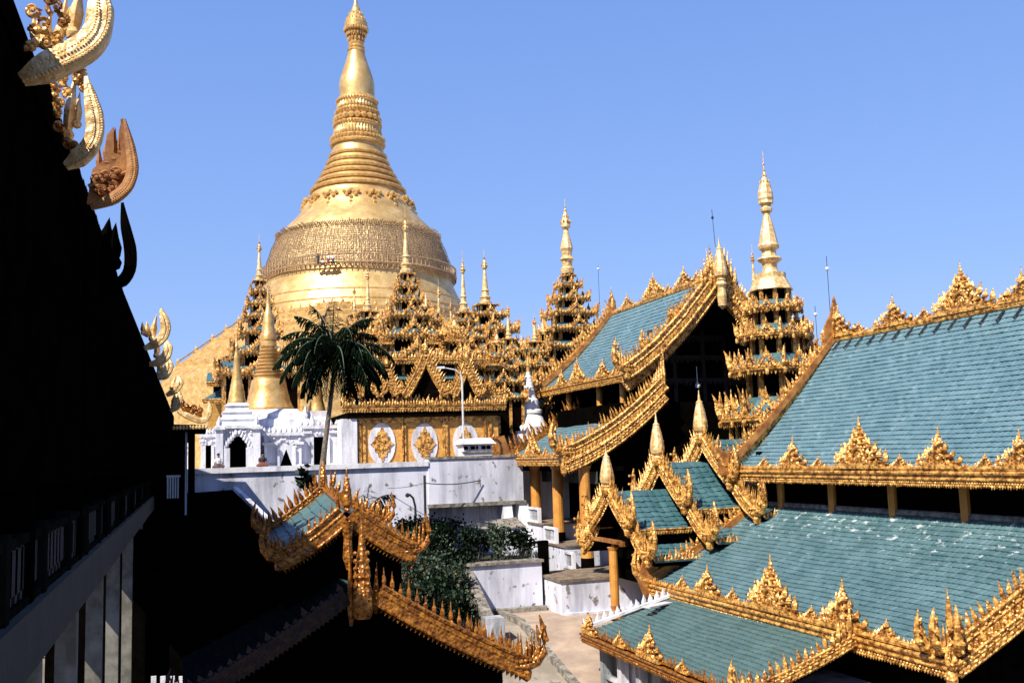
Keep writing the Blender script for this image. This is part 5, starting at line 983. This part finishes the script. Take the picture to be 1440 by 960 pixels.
f = m.build('frond_stem', LEAFL, pm); lb.build('frond', LEAF, pm)
for k in range(7): a = k*.9; m = MB(); m.ball(pt+np.array([.28*math.cos(a), .28*math.sin(a), -.25-.05*(k % 3)]), .15); m.build('coconut', BROWN, pm)
yp = PY(520, 712, 63); y_ = thing('young_palm', (yp[0], 63, 2.6), 'small young palm with feathery upright leaves behind the porch spikes', 'palm tree')
m = MB(); lb = MB(); p0 = PY(515, 715, 63)
for az, el, L, dr in ((0, 1.1, 2.3, 1.4), (3.1, 1.0, 2.0, 1.3), (1.2, 1.3, 2.2, .9), (4.4, 1.2, 2.0, 1.2), (5.4, .8, 1.8, 1.3), (2.3, .7, 1.7, 1.2), (.5, .6, 1.9, 1.2)): frond(m, lb, p0-Z3*.3, az, el, L, dr, 18)
m.build('stem', LEAFL, y_); lb.build('frond', LEAFG, y_); m = MB(); m.tube([p0-Z3*.3, (p0[0], 63, 2.5)], .1, 8); m.build('trunk', BARK, y_)
# ================================================================== SHRUBS
def shrub(label, c, r, h, n, mats=(LEAFG, LEAFL), leafs=.16, name='shrub', group='garden shrubs', flowers=None):
    c = np.asarray(c, float); o = thing(name, c, label, 'shrub', group); mbs = [MB() for _ in mats]; st_ = MB(); cl = []
    for k in range(max(4, n//60)):
        a = random.uniform(0, 6.28); q = r*random.uniform(.15, .85); tip = c+np.array([q*math.cos(a), q*math.sin(a), h*random.uniform(.35, 1)]); st_.tube([c+np.array([q*.15*math.cos(a), q*.15*math.sin(a), 0]), lerp(c, tip, .5)+Z3*.1, tip], [.04, .03, .012], 5); cl.append(tip)
    for i in range(n):
        t = random.choice(cl); p = t+rng.normal(0, 1, 3)*np.array([r*.22, r*.22, h*.14]); p[2] = max(p[2], c[2]+.05)
        u = nrm(rng.normal(0, 1, 3)+np.array([0, 0, .6])); v = nrm(np.cross(u, rng.normal(0, 1, 3))); L = leafs*random.uniform(.6, 1.4)
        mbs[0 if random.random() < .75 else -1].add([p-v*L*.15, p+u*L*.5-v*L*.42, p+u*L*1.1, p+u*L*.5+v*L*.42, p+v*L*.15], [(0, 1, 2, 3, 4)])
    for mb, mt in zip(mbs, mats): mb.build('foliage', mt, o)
    st_.build('stem', BARK, o)
    if flowers:
        m = MB()
        for i in range(flowers[1]): t = random.choice(cl); m.ball(t+rng.normal(0, 1, 3)*np.array([r*.2, r*.2, h*.1]), .06)
        m.build('flower', flowers[0], o)
    return o
gz = lambda X, Y: 2.3
FL = mat('red flowers', (.35, .06, .02), None, .6); FW = mat('orange flowers', (.5, .22, .06), None, .6)
S = lambda lab, px, py, Y, r, h, n, **k: shrub(lab, (PY(px, py, Y)[0], Y, PY(px, py, Y)[2]), r, h, n, **k)
S('dark round bush above the white garden wall, nearest the sloping stone parapet', 672, 786, 59.3, 1.01, 1.6, 1040, mats=(LEAF, LEAFG))
S('pale leaved bush between two dark round ones above the white garden wall', 702, 784, 59.3, 1.01, 1.7, 1040, mats=(LEAFG, LEAFL))
S('dark round bush above the white garden wall beside the stair flank', 734, 780, 59.3, 0.9, 1.4, 920, mats=(LEAF, LEAFG))
S('tall dark bush against the curled tip of the upper porch gable', 600, 800, 60, 1.68, 2.2, 1800, mats=(LEAF, LEAFL))
S('bush with small red flowers spilling under the porch gable tip', 590, 835, 57, 1.68, 2.0, 1800, mats=(LEAFG, LEAFL), flowers=(FL, 25))
S('pale green bush in the middle of the sloping garden beside the parapet', 636, 846, 56, 1.1, 1.8, 1600, mats=(LEAFG, LEAFL), flowers=(FW, 12))
S('dark bush low down beside the stone parapet pier', 646, 884, 53.5, 1.0, 1.7, 1520, mats=(LEAF, LEAFL))
S('broad bush half hidden behind the long row of orange spikes', 600, 880, 52, 1.79, 2.0, 1800, mats=(LEAF, LEAFG), flowers=(FW, 10))
S('dark bush at the foot of the darker panel under the wall ledge', 612, 775, 66, 1.79, 1.9, 1600, mats=(LEAF, LEAFG))
S('bush growing at the base of the dark standpipe', 575, 770, 66, 1.46, 1.6, 1200, mats=(LEAF, LEAFG))
S('leafy shrub in the gloom under the walkway pillars', 248, 880, 44, 1.12, 1.6, 1200, mats=(LEAFG, LEAFL), flowers=(FL, 14))
S('spindly plant with a few round leaves standing up against the white parapet', 432, 700, 65, 0.56, 1.9, 70, mats=(LEAF, LEAFG), leafs=.42)
S('dark bush squeezed between the upper porch gable tip and the plaster ledge', 622, 775, 62.5, 1.5, 1.7, 1500, mats=(LEAF, LEAFG))
S('low dark bush right at the top end of the sloping stone parapet', 644, 805, 59, 1.1, 1.3, 1200, mats=(LEAF, LEAFG))
S('dark bush with glossy leaves just below the bush with small red flowers', 618, 858, 55, 1.3, 1.7, 1500, mats=(LEAF, LEAFL))
g = MB()
for i in range(5200):
    x, y = random.uniform(6, 22), random.uniform(59, 69.5); z = 1.2+ (x-4)/12*1.5 if x < 16 else 2.75; u = nrm(np.array([random.gauss(0, .5), random.gauss(0, .5), 1])); v = nrm(np.cross(u, rng.normal(0, 1, 3))); p = np.array([x, y, min(z, 2.75)+.02]); L = random.uniform(.12, .32); g.add([p-v*.03, p+v*.03, p+u*L], [(0, 1, 2)])
tag(structure(g.build('ground_cover', LEAFG), 'stuff'), 'low straggling green ground cover over the garden bed behind the white wall', 'plants')
# low plastered bench block in the garden
a = PY(637, 745, 66); bl = thing('plaster_ledge', (a[0]+2.5, 65, 2.7), 'whitewashed low ledge with a stained sloping top behind the row of bushes', 'ledge')
b = PY(728, 750, 66); m = MB(); m.hexa([(a[0], 64.6, 2.6), (b[0], 64.4, 2.6), (b[0], 66.4, 2.6), (a[0], 66.4, 2.6), (a[0], 64.6, 4.3), (b[0], 64.4, 4.4), (b[0], 66.4, 4.9), (a[0], 66.4, 4.6)]); m.build('block', WALLM, bl)
m = MB(); m.hexa([(a[0]-.05, 64.5, 4.3), (b[0]+.05, 64.3, 4.4), (b[0]+.05, 66.45, 4.9), (a[0]-.05, 66.45, 4.6), (a[0]-.05, 64.5, 4.37), (b[0]+.05, 64.3, 4.47), (b[0]+.05, 66.45, 4.97), (a[0]-.05, 66.45, 4.67)]); m.build('stained_top', STONE, bl)
# ================================================================== SMALL THINGS
lp = thing('lamp_post', (*PY(655, 645, 69.6)[:2], 9.28), 'slender pale lamp post with bent arm standing before the gilded palace medallions', 'lamp post')
q = PY(655, 645, 69.6); top = PY(652, 524, 69.6); x0 = q[0]
m = MB(); m.tube([(x0, 70.05, 9.2), (x0, 70.05, top[2]-.4), (x0-.12, 70.05, top[2]), (x0-.6, 70.05, top[2]+.28), (x0-1.35, 70.05, top[2]+.42)], [.085, .07, .06, .05, .045], 8); m.build('pole', STEEL, lp)
m = MB(); m.hexa([(x0-1.9, 69.93, top[2]+.32), (x0-1.3, 69.93, top[2]+.36), (x0-1.3, 70.17, top[2]+.36), (x0-1.9, 70.17, top[2]+.32), (x0-1.85, 69.95, top[2]+.5), (x0-1.3, 69.96, top[2]+.52), (x0-1.3, 70.14, top[2]+.52), (x0-1.85, 70.15, top[2]+.5)]); m.build('lamp_head', STEEL, lp)
ps = thing('wire_post', (*PY(597, 735, 68)[:2], 3), 'dark short post with a sagging wire stretched along the white wall', 'post')
a = PY(597, 668, 68); m = MB(); m.tube([(a[0], 68, 2.6), (a[0], 68, a[2])], .09, 8); m.build('post', IRON, ps)
b = PY(597, 679, 68); e = PY(676, 675, 69.7); c_ = PY(545, 686, 69.7); m = MB()
m.tube([lerp(b, e, t)-Z3*.18*math.sin(math.pi*t) for t in np.linspace(0, 1, 9)], .035, 5); m.tube([lerp(b, c_, t)-Z3*.1*math.sin(math.pi*t) for t in np.linspace(0, 1, 7)], .02, 5); m.build('wire', IRON, ps)
sp = thing('standpipe', (*PY(584, 730, 67)[:2], 2.8), 'dark bent standpipe rising from the bushes before the white wall', 'pipe')
m = MB(); m.tube([PY(585, 745, 67), PY(584, 712, 67), PY(581, 700, 67), PY(576, 695, 67), PY(573, 697, 67)], .08, 8); m.build('pipe', IRON, sp); m = MB(); m.ball(PY(573, 696, 67), .16); m.build('spout', IRON, sp)
for px, py, Y, lab, t_, l_ in ((307, 655, 70.6, 'person in white sitting on the platform edge left of the dark arched doorway', CLOTHW, CLOTHD), (369, 652, 70.3, 'person in a maroon skirt sitting at the step in the white parapet', CLOTHD, CLOTHR), (401, 652, 72.3, 'person in white sitting before the pointed dark niche', CLOTHW, CLOTHR), (476, 648, 72.5, 'person seated by the foot of the white pier of the palace', CLOTHW, CLOTHR)):
    q = PY(px, py, Y); person('person', (q[0], Y, 8.0 if Y > 71.2 else 9.0), 0.2, 'sit', lab, t_, l_)
for px, yt, yb, Y, bx_, lab in ((841, 374, 440, 82, 378, 'thin rod tipped with a white ball behind the far ridge end of the middle hall'), (1162, 360, 440, 49.5, 378, 'thin rod tipped with a ball by the ridge end of the nearest hall'), (728, 452, 500, 86, 456, 'thin white tipped rod in the sky gap before the small spires'), (1146, 430, 480, 52, 442, 'short thin rod beside the lowest corner spire')):
    a = PY(px, yt, Y); o = thing('ball_tipped_rod', (a[0], Y, PY(px, yb, Y)[2]), lab, 'rod', 'ball tipped rods')
    m = MB(); m.tube([(a[0], Y, PY(px, yb+40, Y)[2]), (a[0], Y, a[2])], .018, 5); m.build('rod', IRON, o); m = MB(); m.ball((a[0], Y, PY(px, bx_, Y)[2]), .13); m.build('ball', STEEL, o)
pf = thing('picket_fence', (*PY(240, 955, 40)[:2], -2.6), 'few white pickets catching light in the gloom under the walkway', 'fence')
for i in range(5): q = PY(216+i*13, 958, 40); m = MB(); m.bx(q[0]-.09, q[0]+.09, 39.95, 40.05, -2.6, q[2]+.2); m.build('picket', WHITE, pf)
m = MB(); a = PY(214, 958, 40); b = PY(272, 958, 40); m.bx(a[0], b[0], 40.05, 40.1, a[2]-.25, a[2]-.1); m.build('rail', WHITE, pf)
